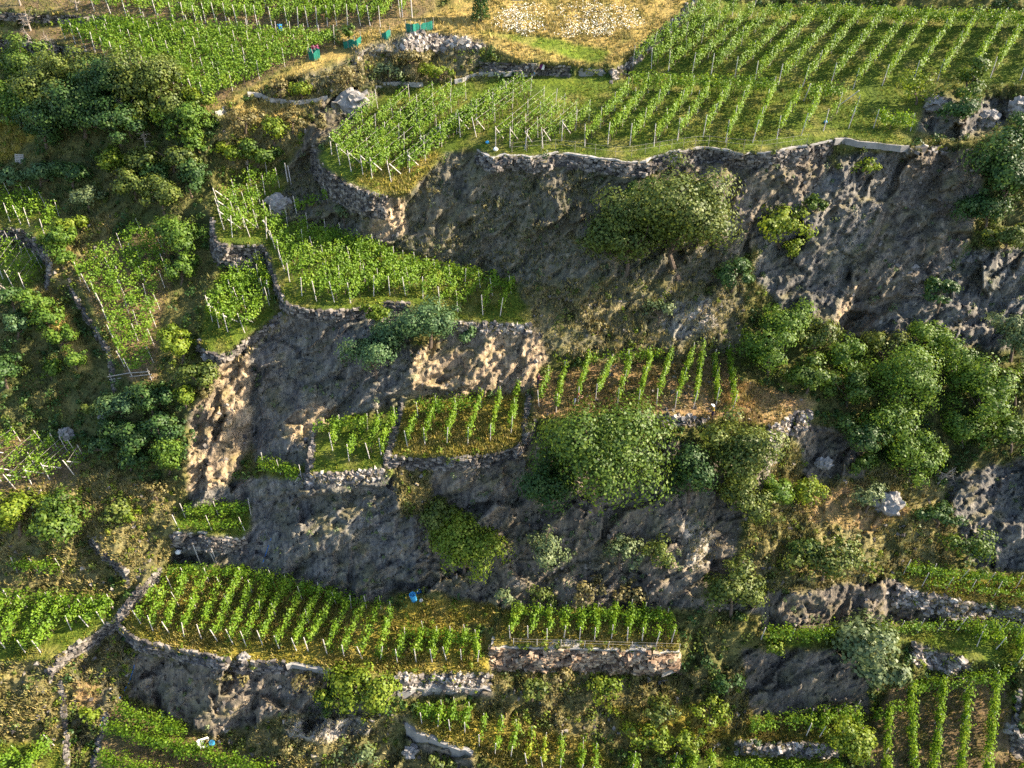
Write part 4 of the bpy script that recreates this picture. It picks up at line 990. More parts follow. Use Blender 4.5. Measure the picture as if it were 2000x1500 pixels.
for (u, v, ru, rv, mt, lb) in (
    (225, 322, 30, 32, 'yellow', 'round sunlit bush at the left end of the gully scrub'),
    (285, 318, 40, 26, 'walnut', 'olive bush along the sunlit crest of the gully scrub'),
    (340, 312, 40, 28, 'walnut', 'olive bush right of the sunlit crest of the gully scrub'),
    (375, 285, 30, 28, 'locust', 'green bush at the top right of the gully'),
    (265, 365, 42, 36, 'walnut', 'olive bush in the middle of the gully scrub'),
    (320, 385, 40, 36, 'walnut', 'olive bush at the lower right of the gully scrub'),
    (375, 350, 36, 40, 'dark', 'dark bush in the deep shade of the gully'),
    (305, 345, 34, 26, 'dark', 'dark bush hidden among the olive bushes of the gully'),
    (175, 390, 34, 24, 'grey', 'greyish bush on the slope left of the gully'),
    (80, 345, 34, 28, 'blue', 'bluish bush on the shaded slope below the wooden pallet'),
    (140, 340, 40, 26, 'dark', 'dark bush on the shaded slope right of the wooden pallet'),
    (20, 350, 30, 24, 'blue', 'bluish bush at the left edge below the wooden pallet')):
    T(u, v, ru, rv, mt, lb, 'bush', group='bushes of the upper left gully')
T(478, 235, 40, 22, 'brown', 'dry brownish shrub on the knoll left of the big pale boulder', 'shrub', dens=260)
T(535, 255, 36, 30, 'yellow', 'yellow green shrub on the knoll below the curved low wall', 'shrub', dens=330)
T(570, 235, 24, 24, 'brown', 'straw coloured shrub at the right of the knoll', 'shrub', dens=300)
T(500, 305, 48, 26, 'green', 'green bush at the foot of the knoll above the sparse corner plot', 'bush')
T(455, 300, 34, 22, 'yellow', 'yellowish bush at the lower left of the knoll', 'bush')
T(590, 178, 36, 18, 'yellow', 'low yellow shrub just above the curved low wall', 'shrub', dens=330)
T(548, 172, 24, 16, 'brown', 'low brown shrub at the left end of the rocky knoll', 'shrub', dens=300)
T(675, 150, 40, 16, 'brown', 'low brown shrub across the middle of the rocky knoll', 'shrub', dens=300)
T(800, 118, 44, 20, 'brown', 'low brown shrub below the heap of stones', 'shrub', dens=330)
T(860, 140, 46, 16, 'yellow', 'low yellow green shrub left of the sunken dark wall', 'shrub', dens=330)
T(760, 140, 34, 18, 'grey', 'grey green shrub under the heap of stones', 'shrub', dens=300)
T(632, 242, 16, 16, 'brown', 'rust brown dead shrub beside the big pale boulder', 'shrub', dens=400)
T(682, 66, 15, 18, 'green', 'little round tree alone beside the green nets', foot=1.0)
for (u, v, ru, rv, mt, lb) in (
    (122, 467, 32, 32, 'locust', 'pale locust at the end of the curved wall on the left'),
    (145, 440, 36, 22, 'yellow', 'yellowish bush left of the steep vineyard'),
    (120, 500, 22, 26, 'locust', 'lower pale locust beside the yellow grass patch'),
    (62, 590, 34, 26, 'locust', 'locust at the upper end of the sunlit strip on the left'),
    (95, 625, 32, 28, 'locust', 'second locust down the sunlit strip on the left'),
    (122, 662, 30, 28, 'locust', 'third locust down the sunlit strip on the left'),
    (150, 700, 28, 24, 'locust', 'lowest locust of the sunlit strip on the left'),
    (35, 640, 26, 28, 'blue', 'bluish tree in shade at the left edge'),
    (25, 590, 28, 30, 'dark', 'dark tree in shade at the left edge above the bluish one'),
    (100, 725, 20, 22, 'locust', 'small locust in shade below the sunlit strip'),
    (12, 725, 34, 38, 'dark', 'dark tree cut by the left edge beside the shaded rocks')):
    T(u, v, ru, rv, mt, lb, group='trees along the sunlit strip on the left')
T(352, 672, 34, 44, 'yellow', 'yellow green tree at the left of the small pointed terrace', leaf=.19)
T(398, 738, 40, 34, 'walnut', 'olive bush above the ochre pillar rock', 'bush')
T(362, 775, 26, 24, 'yellow', 'small yellowish bush left of the top of the ochre pillar rock', 'bush')
T(402, 768, 20, 16, 'brown', 'small rusty shrub on top of the ochre pillar rock', 'shrub')
for (u, v, ru, rv, mt, lb) in (
    (240, 790, 46, 32, 'blue', 'bluish bush below the wooden rails'),
    (300, 785, 42, 44, 'dark', 'dark tree in the shade left of the ochre pillar rock'),
    (225, 845, 42, 30, 'dark', 'dark bush in the middle of the shaded hollow'),
    (275, 855, 44, 38, 'dark', 'dark tree at the lower middle of the shaded hollow'),
    (318, 850, 34, 44, 'dark', 'darkest tree against the ochre pillar rock'),
    (205, 870, 30, 24, 'blue', 'bluish bush at the left of the shaded hollow'),
    (180, 800, 20, 22, 'walnut', 'small olive shrub in the middle of the shaded hollow'),
    (255, 900, 36, 22, 'dark', 'low dark bush at the bottom of the shaded hollow')):
    T(u, v, ru, rv, mt, lb, group='bushes in the shaded hollow left of the pillar')
T(328, 890, 32, 46, 'locust', 'upright sunlit locust against the foot of the ochre pillar rock', leaf=.17, dens=560, droop=.2)
T(35, 1005, 52, 52, 'yellow', 'brightest yellow green bush at the left edge', 'bush', leaf=.22, dens=420)
T(122, 1020, 56, 54, 'green', 'broad bright green bush right of the brightest one at the left edge', 'bush', leaf=.22, dens=420)
T(225, 995, 36, 30, 'walnut', 'olive bush on the dry slope above the stepped stone wall', 'bush', dens=280)
T(255, 1010, 22, 18, 'yellow', 'small yellowish shrub on the dry slope above the stepped stone wall', 'shrub', dens=280)
T(305, 960, 30, 20, 'brown', 'straw coloured shrub at the foot of the ochre pillar rock', 'shrub', dens=280)
for (u, v, ru, rv, mt, lb) in (
    (1180, 1345, 32, 26, 'yellow', 'yellow green shrub under the mortared stone wall'),
    (1040, 1345, 30, 24, 'walnut', 'olive shrub near the left end under the mortared stone wall'),
    (1095, 1325, 28, 18, 'brown', 'dry tussocky shrub against the mortared stone wall'),
    (1290, 1395, 38, 28, 'walnut', 'olive shrub on the sunny bottom slope'),
    (1385, 1395, 36, 30, 'yellow', 'yellowish shrub on the sunny bottom slope left of the dark stone face'),
    (1265, 1440, 40, 28, 'yellow', 'tall yellow green shrub near the bottom edge'),
    (1345, 1450, 40, 30, 'yellow', 'bright yellow green shrub above the overgrown patch'),
    (1420, 1335, 26, 30, 'dark', 'dark shrub in the gully right of the mortared stone wall'),
    (1510, 1262, 18, 18, 'yellow', 'golden yellow shrub at the left end of the long low hedge'),
    (1060, 1165, 34, 22, 'walnut', 'olive shrub on the slope left above the level terrace'),
    (1150, 1155, 44, 22, 'brown', 'dry brown shrub above the level terrace'),
    (1230, 1160, 40, 20, 'brown', 'rusty shrub at the right above the level terrace'),
    (985, 1165, 24, 20, 'grey', 'greyish tuft shrub beside the hanging cable'),
    (700, 1480, 40, 24, 'grey', 'grey green shrub at the bottom edge left of the slanting wall'),
    (860, 1490, 30, 20, 'walnut', 'olive shrub below the slanting grey wall'),
    (560, 1455, 30, 18, 'brown', 'dry shrub right of the white tub'),
    (600, 1330, 34, 18, 'brown', 'reddish dry shrub under the pale concrete strip'),
    (455, 1320, 34, 16, 'brown', 'reddish dry shrub under the upright edging stones'),
    (170, 1400, 18, 26, 'yellow', 'bright weedy shrub between the two narrow stone walls')):
    T(u, v, ru, rv, mt, lb, 'shrub', dens=300, group='shrubs of the sunny lower slopes')

# ------------------------------------------------------------------ ground cover nobody could count
def pick(n, kinds, seed, umin=-60, umax=2060, vmin=-60, vmax=1560):
    r = np.random.default_rng(seed)
    u = r.uniform(umin, umax, n * 6); v = r.uniform(vmin, vmax, n * 6)
    iu = ((u + 400) / ST).astype(int); iv = ((v + 260) / ST).astype(int)
    k = np.isin(cov[iv, iu], [CK.index(c) for c in kinds])
    k &= r.random(len(u)) < np.clip(0.55 + 0.9 * noise2(u, v, 60, seed), 0.05, 1)
    return u[k][:n], v[k][:n], r

def grass_patch(name, n, kinds, seed, h, w, blades, cols, lab):
    u, v, r = pick(n, kinds, seed)
    p = G(u, v); nrm = bil(NT, u, v)
    cb = np.clip(bil(cover4, u, v)[:, :3], 0, 1)
    n = len(u)
    B = blades
    pp = np.repeat(p, B, 0) + r.normal(0, w * 0.6, (n * B, 3)) * np.array([1, 1, 0.1])
    hh = np.repeat(h * r.uniform(0.5, 1.5, n), B) * r.uniform(0.6, 1.2, n * B)
    lean = r.normal(0, 0.45, (n * B, 3)); lean[:, 2] = 0
    tip = pp + (unit(UP + 0.45 * np.repeat(nrm, B, 0) + lean)) * hh[:, None]
    sd = unit(np.cross(tip - pp, r.normal(size=(n * B, 3)))) * (w * r.uniform(0.25, 0.5, n * B))[:, None]
    pp = pp - 0.05 * UP
    vv = np.stack([pp - sd, pp + sd, tip], 1).reshape(-1, 3)
    ff = np.arange(3 * n * B).reshape(-1, 3)
    cc = np.array(cols)[r.integers(0, len(cols), n)]
    mixc = 0.5 * cb + 0.5 * cc
    col = np.concatenate([np.repeat(np.repeat(mixc, B, 0), 3, 0), np.ones((3 * n * B, 1))], 1)
    o = mesh_np(name, vv, ff, M['grass'], col=col)
    return tag(o, lab, 'grass', kind='stuff')
grass_patch('terrace_grass', 60000, ('green', 'lawn', 'golden', 'earth'), 201, 0.16, 0.13, 3, [(.12, .18, .02), (.22, .22, .03), (.10, .15, .02), (.36, .30, .06)], 'short green and yellowing grass between the vine rows')
grass_patch('dry_grass', 45000, ('dry', 'dscrub', 'golden', 'mix', 'dirt', 'orange', 'pale', 'rubble'), 211, 0.34, 0.16, 4, [(.38, .30, .10), (.26, .24, .06), (.45, .36, .16), (.18, .19, .05)], 'dry yellow grass tussocks on the sunny banks')
grass_patch('shade_grass', 32000, ('shade', 'scrub', 'moss', 'crag'), 221, 0.30, 0.15, 4, [(.10, .13, .03), (.16, .16, .05), (.07, .11, .03), (.25, .20, .08)], 'rough green grass on the shaded slopes')

def scrub(name, n, kinds, seed, mat, rad, per, leaf, lab, **kw):
    u, v, r = pick(n, kinds, seed, **kw)
    p = G(u, v); nrm = bil(NT, u, v)
    n = len(u); rr = rad * r.uniform(0.4, 1.7, n)
    e = unit(r.normal(size=(n * per, 3)) + np.repeat(nrm, per, 0) * 0.5)
    c = np.repeat(p + nrm * rr[:, None] * 0.35, per, 0) + e * np.repeat(rr, per)[:, None] * r.uniform(0.4, 1.0, (n * per, 1))
    vv, ff = leaf_quads(c, unit(e + r.normal(0, .5, (n * per, 3))), leaf, r)
    return tag(mesh_np(name, vv, ff, M[mat]), lab, 'undergrowth', kind='stuff')
scrub('undergrowth', 1500, ('shade', 'scrub', 'moss'), 301, 'dark', 0.45, 42, 0.17, 'low dark green undergrowth on the shaded slopes')
scrub('undergrowth', 900, ('shade', 'scrub', 'moss', 'dscrub', 'mix'), 311, 'walnut', 0.4, 36, 0.16, 'low olive undergrowth on the banks and ledges')
scrub('undergrowth', 800, ('dscrub', 'golden', 'mix', 'scrub', 'rubble'), 321, 'yellow', 0.3, 26, 0.15, 'yellow green weeds on the sunny banks')
scrub('undergrowth', 700, ('dscrub', 'mix', 'dirt', 'crag'), 331, 'brown', 0.32, 26, 0.14, 'dry brown weeds on the banks and ledges')
scrub('undergrowth', 420, ('rock', 'brock', 'crag'), 341, 'grey', 0.3, 26, 0.14, 'small grey green plants in cracks of the crags')
u_, v_, r_ = pick(3600, ('dry', 'lawn'), 401, 955, 1262, 6, 92)
k_ = ((u_ - 1100) / 150) ** 2 + ((v_ - 42) / 34) ** 2 + 0.5 * noise2(u_, v_, 30, 5) < 0.9
p_ = G(u_[k_], v_[k_]) + UP * r_.uniform(0.1, 0.6, (k_.sum(), 1))
fv, ff_ = leaf_quads(p_, unit(r_.normal(0, .6, (len(p_), 3)) + UP + np.array([.3, -.4, 0])), 0.11, r_)
tag(mesh_np('wildflowers', fv, ff_, M['flower']), 'mass of white wildflowers on the yellow meadow at the top', 'flowers', kind='stuff')
# loose stones
def stones(n, kinds, seed, size, mat, lab, **kw):
    u, v, r = pick(n, kinds, seed, **kw)
    p = G(u, v); mb = MB()
    for q in p:
        s = size * r.uniform(0.4, 1.6)
        a = unit(r.normal(size=3)); b = unit(np.cross(a, r.normal(size=3))); c = np.cross(a, b)
        mb.box(q, a * s * 0.8, b * s * 0.55, c * s * 0.4, 0.45)
    return tag(mb.build('loose_stones', M[mat]), lab, 'stones', kind='stuff')
stones(1500, ('rubble', 'dscrub', 'mix', 'warm', 'pale', 'brock', 'dirt'), 501, 0.17, 'stone', 'loose broken stones lying on the banks')
stones(420, ('pale',), 511, 0.30, 'stone_pale', 'heap of pale broken stones on the rocky knoll', umin=790, umax=960, vmin=58, vmax=105)

# ------------------------------------------------------------------ people
def person(foot, face_deg, label, joints, cols, hat=None, hair=None):
    """one skinned body; joints gives arm and trunk poses in metres, x to the front, y to the person's left"""
    P = G(*foot)
    J = {'pel': (0, 0, .92, .135), 'waist': (.01, 0, 1.06, .115), 'chest': (.03, 0, 1.28, .145), 'neck': (.04, 0, 1.46, .055), 'head': (.06, 0, 1.57, .085), 'crown': (.06, 0, 1.67, .075), 'nose': (.155, 0, 1.585, .016),
         'shoL': (.03, .18, 1.38, .065), 'shoR': (.03, -.18, 1.38, .065), 'elbL': (.05, .24, 1.12, .042), 'elbR': (.05, -.24, 1.12, .042), 'wriL': (.2, .2, .95, .03), 'wriR': (.2, -.2, .95, .03),
         'hipL': (0, .10, .88, .095), 'hipR': (0, -.10, .88, .095), 'kneL': (.03, .11, .49, .06), 'kneR': (.01, -.11, .49, .06), 'ankL': (-.02, .11, .08, .042), 'ankR': (-.04, -.11, .08, .042), 'toeL': (.17, .13, .03, .035), 'toeR': (.15, -.13, .03, .035)}
    for k, q in joints.items(): J[k] = (*q, J[k][3])
    E = [('pel', 'waist', 1), ('waist', 'chest', 1), ('chest', 'neck', 1), ('neck', 'head', 2), ('head', 'crown', 2), ('head', 'nose', 2), ('chest', 'shoL', 1), ('chest', 'shoR', 1), ('shoL', 'elbL', 1), ('shoR', 'elbR', 1), ('elbL', 'wriL', 2), ('elbR', 'wriR', 2),
         ('pel', 'hipL', 0), ('pel', 'hipR', 0), ('hipL', 'kneL', 0), ('hipR', 'kneR', 0), ('kneL', 'ankL', 0), ('kneR', 'ankR', 0), ('ankL', 'toeL', 3), ('ankR', 'toeR', 3)]
    for sd in 'LR':
        w, e = np.array(J['wri' + sd][:3]), np.array(J['elb' + sd][:3]); d = unit(w - e); s = unit(np.cross(d, (0, 0, 1)) + 1e-4); n = np.cross(s, d)
        J['palm' + sd] = (*(w + d * .055), .028); E.append(('wri' + sd, 'palm' + sd, 2))
        for i, (o, ln) in enumerate(((-.03, .075), (-.01, .09), (.01, .085), (.03, .065), (-.05, .05))):
            a = w + d * (.085 if i < 4 else .045) + s * o; b = a + d * ln * .55 - n * .02; c = b + d * ln * .3 - n * .035
            if i == 4: b = a + d * .03 + s * -.02; c = b + d * .025
            J[f'f{sd}{i}a'] = (*a, .010); J[f'f{sd}{i}b'] = (*b, .009); J[f'f{sd}{i}c'] = (*c, .008)
            E += [('palm' + sd, f'f{sd}{i}a', 2), (f'f{sd}{i}a', f'f{sd}{i}b', 2), (f'f{sd}{i}b', f'f{sd}{i}c', 2)]
    names = list(J); bm = bmesh.new(); sk = bm.verts.layers.skin.verify(); vs = {}
    for k in names:
        v = bm.verts.new(J[k][:3]); v[sk].radius = (J[k][3], J[k][3]); v[sk].use_root = (k == 'pel'); vs[k] = v
    for a, b, _ in E: bm.edges.new((vs[a], vs[b]))
    me = bpy.data.meshes.new('person'); bm.to_mesh(me); bm.free()
    tmp = bpy.data.objects.new('person', me); COL.objects.link(tmp)
    tmp.modifiers.new('skin', 'SKIN'); sb_ = tmp.modifiers.new('sub', 'SUBSURF'); sb_.levels = sb_.render_levels = 1
    dg = bpy.context.evaluated_depsgraph_get(); em = bpy.data.meshes.new_from_object(tmp.evaluated_get(dg))
    bpy.data.objects.remove(tmp); bpy.data.meshes.remove(me)
    em.name = 'person'; em.materials.clear()
    for m in cols + [SKIN_D]: em.materials.append(m)
    A = np.array([J[a][:3] for a, b, _ in E]); B = np.array([J[b][:3] for a, b, _ in E]); lab_ = [c for _, _, c in E]
    eyes = [np.array(J['head'][:3]) + np.array((.085, s_, .035)) for s_ in (-.033, .033)]
    mouth = np.array(J['head'][:3]) + np.array((.088, 0, -.045))
    for p in em.polygons:
        c = np.array(p.center); t = np.clip(((c - A) * (B - A)).sum(1) / ((B - A) ** 2).sum(1), 0, 1)
        dd = np.linalg.norm(A + (B - A) * t[:, None] - c, axis=1); p.material_index = lab_[int(dd.argmin())]; p.use_smooth = True
        if min(np.linalg.norm(c - e) for e in eyes + [mouth]) < .018: p.material_index = 4
    o = bpy.data.objects.new('person', em); COL.objects.link(o)
    zmin = min(v.co.z for v in em.vertices)
    o.location = P - UP * (zmin + 0.03); o.rotation_euler = (0, 0, math.radians(face_deg))
    tag(o, label, 'person')
    h = np.array(J['head'][:3])
    if hat:
        mb = MB(); mb.tube([h + (0, 0, .075), h + (-.005, 0, .085)], [.20, .19], 16); mb.tube([h + (0, 0, .08), h + (-.01, 0, .15), h + (-.01, 0, .185)], [.115, .10, .05], 14)
        mb.build('hat', M['white'], o, smooth=True)
    if hair:
        mb = MB(); mb.tube([h + (-.03, 0, -.05), h + (-.03, 0, .03), h + (-.02, 0, .09), h + (-.015, 0, .125)], [.085, .105, .095, .05], 12); mb.build('hair', hair, o, smooth=True)
    return o
def solid(name, c, rough=0.8):
    m, n, L, b, out = mat_new(name); b.inputs['Base Color'].default_value = (*c, 1); b.inputs['Roughness'].default_value = rough; return m
SKIN, SKIN_D = solid('skin', (.50, .30, .21), .6), solid('dark_features', (.08, .04, .03))
SHOE = solid('dark_shoes', (.05, .04, .035))
person((1050, 757), 0, 'person in dark maroon top and navy trousers reaching into the first row of vines', {'elbR': (.2, -.24, 1.14), 'wriR': (.42, -.14, 1.12), 'elbL': (.22, .22, 1.16), 'wriL': (.45, .12, 1.2)}, [solid('navy_trousers', (.02, .025, .06)), solid('maroon_top', (.10, .02, .035)), SKIN, SHOE], hair=solid('short_hair', (.10, .07, .05)))
person((1122, 792), -20, 'person with reddish hair in maroon top and grey jeans bending towards the third row', {'waist': (.06, 0, 1.05), 'chest': (.18, 0, 1.22), 'neck': (.27, 0, 1.36), 'head': (.33, 0, 1.45), 'crown': (.35, 0, 1.55), 'nose': (.425, 0, 1.45), 'shoL': (.2, .18, 1.31), 'shoR': (.2, -.18, 1.31), 'elbL': (.36, .24, 1.12), 'elbR': (.36, -.24, 1.12), 'wriL': (.58, .16, 1.2), 'wriR': (.58, -.16, 1.22), 'ankL': (-.12, .12, .08), 'toeL': (.06, .13, .03)}, [solid('grey_jeans', (.20, .24, .34)), solid('maroon_shirt', (.09, .025, .03)), SKIN, SHOE], hair=solid('reddish_hair', (.20, .07, .03)))
person((1390, 817), 188, 'person in white sun hat, mustard shirt and dark trousers near the terrace edge', {'chest': (.08, 0, 1.27), 'neck': (.12, 0, 1.44), 'head': (.16, 0, 1.54), 'crown': (.17, 0, 1.64), 'nose': (.255, 0, 1.54), 'shoL': (.08, .18, 1.36), 'shoR': (.08, -.18, 1.36), 'elbL': (.2, .25, 1.12), 'elbR': (.2, -.25, 1.12), 'wriL': (.42, .15, 1.06), 'wriR': (.42, -.15, 1.06)}, [solid('dark_trousers', (.045, .03, .06)), solid('mustard_shirt', (.42, .28, .05)), SKIN, SHOE], hat=True)

# ------------------------------------------------------------------ small things
def loc_obj(name, uv, label, cat, group=None): return thing(name, G(*uv), label, cat, group)
def bin_(uv, r, h, mat, label, cat, name, seg=14, tilt=(0, 0), taper=.9, rimm=None):
    t = loc_obj(name, uv, label, cat); t.rotation_euler = (tilt[0], tilt[1], .3)
    mb = MB(); mb.tube([(0, 0, -.05), (0, 0, .02), (0, 0, h * .5), (0, 0, h), (0, 0, h), (0, 0, .08)], [r * taper * .9, r * taper, r * (1 + taper) / 2, r, r * .9, r * .82], seg, True)
    mb.build('body', M[mat], t, smooth=False)
    rm = MB(); rm.tube([(0, 0, h - .04), (0, 0, h + .012)], [r * 1.06, r * 1.06], seg, False); rm.build('rim', M[rimm or mat], t)
    return t
bin_((548, 60), .26, .62, 'bluep', 'deep blue plastic bin between two upper left vine plots', 'bin', 'plastic_bin', 4, rimm='skyb')
bin_((809, 1172), .30, .85, 'skyb', 'light blue open barrel at the foot of the shaded lower cliff', 'barrel', 'plastic_barrel', 12, (0, -.12))
bin_((814, 1158), .20, .5, 'bluep', 'small blue canister wedged above the light blue open barrel', 'canister', 'plastic_canister', 8, (.4, .5))
bin_((821, 1174), .14, .2, 'white', 'little white pot right of the light blue open barrel', 'pot', 'plastic_pot', 10, (.2, .5))
bin_((417, 1453), .22, .36, 'skyb', 'blue bucket right of the tipped white tub', 'bucket', 'plastic_bucket', 12, (.1, -.2))
bin_((1042, 144), .15, .3, 'skyb', 'pale turquoise bucket left of the parasol', 'bucket', 'plastic_bucket', 12)
t = loc_obj('plastic_tub', (396, 1450), 'white rectangular tub tipped over at the right end of the middle hedge', 'tub'); t.rotation_euler = (.7, .25, .5)
mb = MB()
mb.box((0, 0, .03), (.42, 0, 0), (0, .3, 0), (0, 0, .03)); mb.box((-.40, 0, .25), (.03, 0, 0), (0, .3, 0), (0, 0, .2)); mb.box((.40, 0, .25), (.03, 0, 0), (0, .3, 0), (0, 0, .2)); mb.box((0, -.285, .25), (.37, 0, 0), (0, .03, 0), (0, 0, .2)); mb.box((0, .285, .25), (.37, 0, 0), (0, .03, 0), (0, 0, .2))
mb.build('body', M['white'], t)
mb = MB()
for s_ in (-1, 1): mb.box((s_ * .45, 0, .44), (.05, 0, 0), (0, .35, 0), (0, 0, .025)); mb.box((0, s_ * .345, .44), (.40, 0, 0), (0, .05, 0), (0, 0, .024))
mb.build('rim', M['white'], t)
def sack(uv, s, mat, label, cat):
    bm = bmesh.new(); bmesh.ops.create_icosphere(bm, subdivisions=2, radius=s)
    for v in bm.verts:
        v.co.z *= .75; v.co += Vector((random.uniform(-.12, .12) * s, random.uniform(-.12, .12) * s, random.uniform(-.1, .1) * s)); v.co.z += s * .5
        if v.co.z > s * 1.05: v.co.x *= .6; v.co.y *= .6; v.co.z += s * .2
    me = bpy.data.meshes.new(cat); bm.to_mesh(me); bm.free(); me.materials.append(M[mat])
    o = bpy.data.objects.new(cat.replace(' ', '_'), me); COL.objects.link(o); o.location = G(*uv); return tag(o, label, cat)
sack((968, 294), .24, 'white', 'white sack lying between the winding wall and the braced posts', 'sack')
sack((952, 280), .2, 'skyb', 'turquoise bag on bare earth left of the white sack', 'bag')
sack((349, 1080), .27, 'white', 'white bag at the corner of the tiny ledge wall', 'bag')
sack((1612, 240), .18, 'skyb', 'pale blue bag hanging low at a bare post of the coped terrace', 'bag')
# parasol
t = loc_obj('parasol', (1047, 143), 'small parasol with white, pink and purple panels before the sunken dark wall', 'parasol'); t.rotation_euler = (0, .55, 0)
mb = MB(); mb.tube([(0, 0, -.2), (0, 0, 1.5)], .02, 6); mb.build('pole', M['wood'], t)
me = bpy.data.meshes.new('canopy'); vs = [(0, 0, 1.5)]; fs = []
for k in range(10):
    a = 2 * math.pi * k / 10; vs += [(.45 * math.cos(a), .45 * math.sin(a), 1.15 + .03 * (k % 2)), (.62 * math.cos(a), .62 * math.sin(a), .72 + .08 * (k % 2))]
for k in range(10):
    n_ = (k + 1) % 10; fs += [(0, 1 + 2 * k, 1 + 2 * n_), (1 + 2 * k, 2 + 2 * k, 2 + 2 * n_, 1 + 2 * n_)]
me.from_pydata(vs, [], fs)
for m_ in (M['white'], solid('purple_panel', (.12, .02, .10)), solid('pink_panel', (.55, .30, .42))): me.materials.append(m_)
for i_, p_ in enumerate(me.polygons): p_.material_index = (0, 2, 1, 0, 1)[(i_ // 2) % 5]
o = bpy.data.objects.new('canopy', me); COL.objects.link(o); o.parent = t; so = o.modifiers.new('thick', 'SOLIDIFY'); so.thickness = .012
# green nets on stakes
def net(pts, h, label):
    pp = resample(pts, 5); p3 = G(pp[:, 0], pp[:, 1]); t = thing('garden_net', p3[0], label, 'garden net', 'green nets along the path')
    mb = MB(); vs, fs = [], []
    for i, q in enumerate(p3):
        hh = h * random.uniform(.75, 1.1)
        for s_ in (-.015, .015): vs += [q - p3[0] + np.array([0, s_, -.05]), q - p3[0] + np.array([random.uniform(-.04, .04), s_ + random.uniform(-.08, .08), hh])]
    for i in range(len(p3) - 1):
        a, b = 4 * i, 4 * i + 4
        fs += [(a, b, b + 1, a + 1), (a + 2, a + 3, b + 3, b + 2), (a + 1, b + 1, b + 3, a + 3)]
    mb.add(vs, fs); mb.build('netting', M['net'], t)
    for k in np.linspace(0, len(p3) - 1, max(2, len(p3) // 2)).astype(int): add_post(t, p3[k] - p3[0], h + .35, (random.gauss(0, .1), 0), .03, 'stake', 'wood')
net([(604, 116), (615, 119), (626, 114), (620, 110), (606, 111)], .85, 'box shaped green net nearest the upper left vines')
net([(672, 96), (685, 93), (698, 91), (706, 83)], .75, 'sagging green net beside the little round tree')
net([(746, 78), (756, 79), (764, 72)], .8, 'short torn green net on two white stakes')
net([(794, 62), (808, 64), (822, 63), (838, 60), (846, 58)], .85, 'longest green net above the heap of stones')
T(613, 97, 8, 7, 'brown', 'tiny magenta flowering shrub behind the box shaped green net', 'shrub', dens=400)
mg = leaf_mat('magenta_flowers', [(.12, .01, .05), (.3, .02, .12), (.10, .10, .03)])
for o in list(COL.objects):
    if o.get('label', '').startswith('tiny magenta'):
        for c in o.children:
            if c.name.startswith('crown'): c.data.materials[0] = mg
# slabs and blocks
def slab(name, corners, thick, mat, label, cat):
    c = np.array([G(*q) for q in corners]); t0 = c.mean(0); z = c[:, 2].mean() + .06
    top = np.c_[c[:, :2], 0.5 * c[:, 2] + .5 * z + .05]; mb = MB(); n = len(c)
    mb.add(np.r_[top, top - UP * thick], [(3, 2, 1, 0), (4, 5, 6, 7)] + [(k, (k + 1) % 4, 4 + (k + 1) % 4, 4 + k) for k in range(4)])
    o = mb.build(name, M[mat], None, t0); return tag(o, label, cat)
slab('concrete_slab', [(1110, 144), (1120, 130), (1174, 131), (1184, 146)], .5, 'concrete', 'flat grey concrete slab at the right end of the sunken dark wall', 'slab')
slab('concrete_block', [(421, 222), (423, 207), (438, 206), (438, 220)], .9, 'concrete', 'small square grey concrete block at the end of the path by the thicket', 'block')
slab('concrete_block', [(1296, 1307), (1298, 1304), (1330, 1300), (1330, 1305)], 1.0, 'concrete', 'grey concrete block under the right end of the mortared wall', 'block')
slab('concrete_block', [(1000, 1), (1000, -3), (1032, -3), (1032, 1)], .3, 'concrete', 'flat grey stone lying in the yellow meadow at the top edge', 'stone')
# pallet, rails, poles
t = loc_obj('wooden_pallet', (38, 320), 'weathered wooden pallet leaning on the shaded bank at the left', 'pallet'); t.rotation_euler = (-.5, .1, .1)
for k in range(6):
    mb = MB(); mb.box((0, 0, .08 + k * .17), (.42, 0, 0), (0, .015, 0), (0, 0, .055)); mb.build('slat', M['wood'], t)
for k in (-.38, 0, .38):
    mb = MB(); mb.box((k, .05, .5), (.04, 0, 0), (0, .034, 0), (0, 0, .52)); mb.build('batten', M['wood'], t)
a3, b3 = G(223, 752), G(296, 742); t = thing('wooden_railing', a3, 'low railing of three grey poles at the bottom of the steep vineyard', 'railing')
for k, (zz, sx) in enumerate(((.25, .1), (.65, 0), (1.05, -.1))):
    mb = MB(); mb.tube([UP * zz + np.array([-.2, sx, 0]), (b3 - a3) * .5 + UP * (zz + .03 * k), b3 - a3 + UP * zz + np.array([.2, sx, 0])], .045, 6); mb.build('rail', M['wood'], t)
for q in (0, 1): add_post(t, (b3 - a3) * q, 1.3, (0, 0), .05, 'post', 'wood')
def pole(uv, h, lean, label, r=.06):
    t = thing('wooden_pole', G(*uv), label, 'pole'); add_post(t, (0, 0, 0), h, lean, r, 'shaft', 'post'); return t
pole((390, 1097), 2.4, (0, .02), 'tall pale pole standing before the tiny ledge wall, left one')
pole((419, 1098), 2.5, (.02, .02), 'tall pale pole before the tiny ledge wall, middle one')
pole((423, 1099), 2.5, (-.02, .03), 'thinner tall pole touching its neighbour before the tiny ledge wall', .045)
pole((1570, 197), 2.2, (-.5, .1), 'pale pole leaning left beside the short dark hedge piece')
pole((1640, 205), 2.4, (.75, .1), 'grey pole leaning far right below the big upper right vineyard')
pole((562, 355), 2.0, (-.05, 0), 'bare white post on the rock right of the sparse corner plot')
pole((569, 360), 2.0, (-.04, 0), 'second bare white post on the rock, slightly lower')
pole((786, 33), 1.9, (-.03, 0), 'pale post at the right end of the top left slope, first of two')
pole((805, 34), 1.9, (-.05, 0), 'pale post at the right end of the top left slope, outer of two')
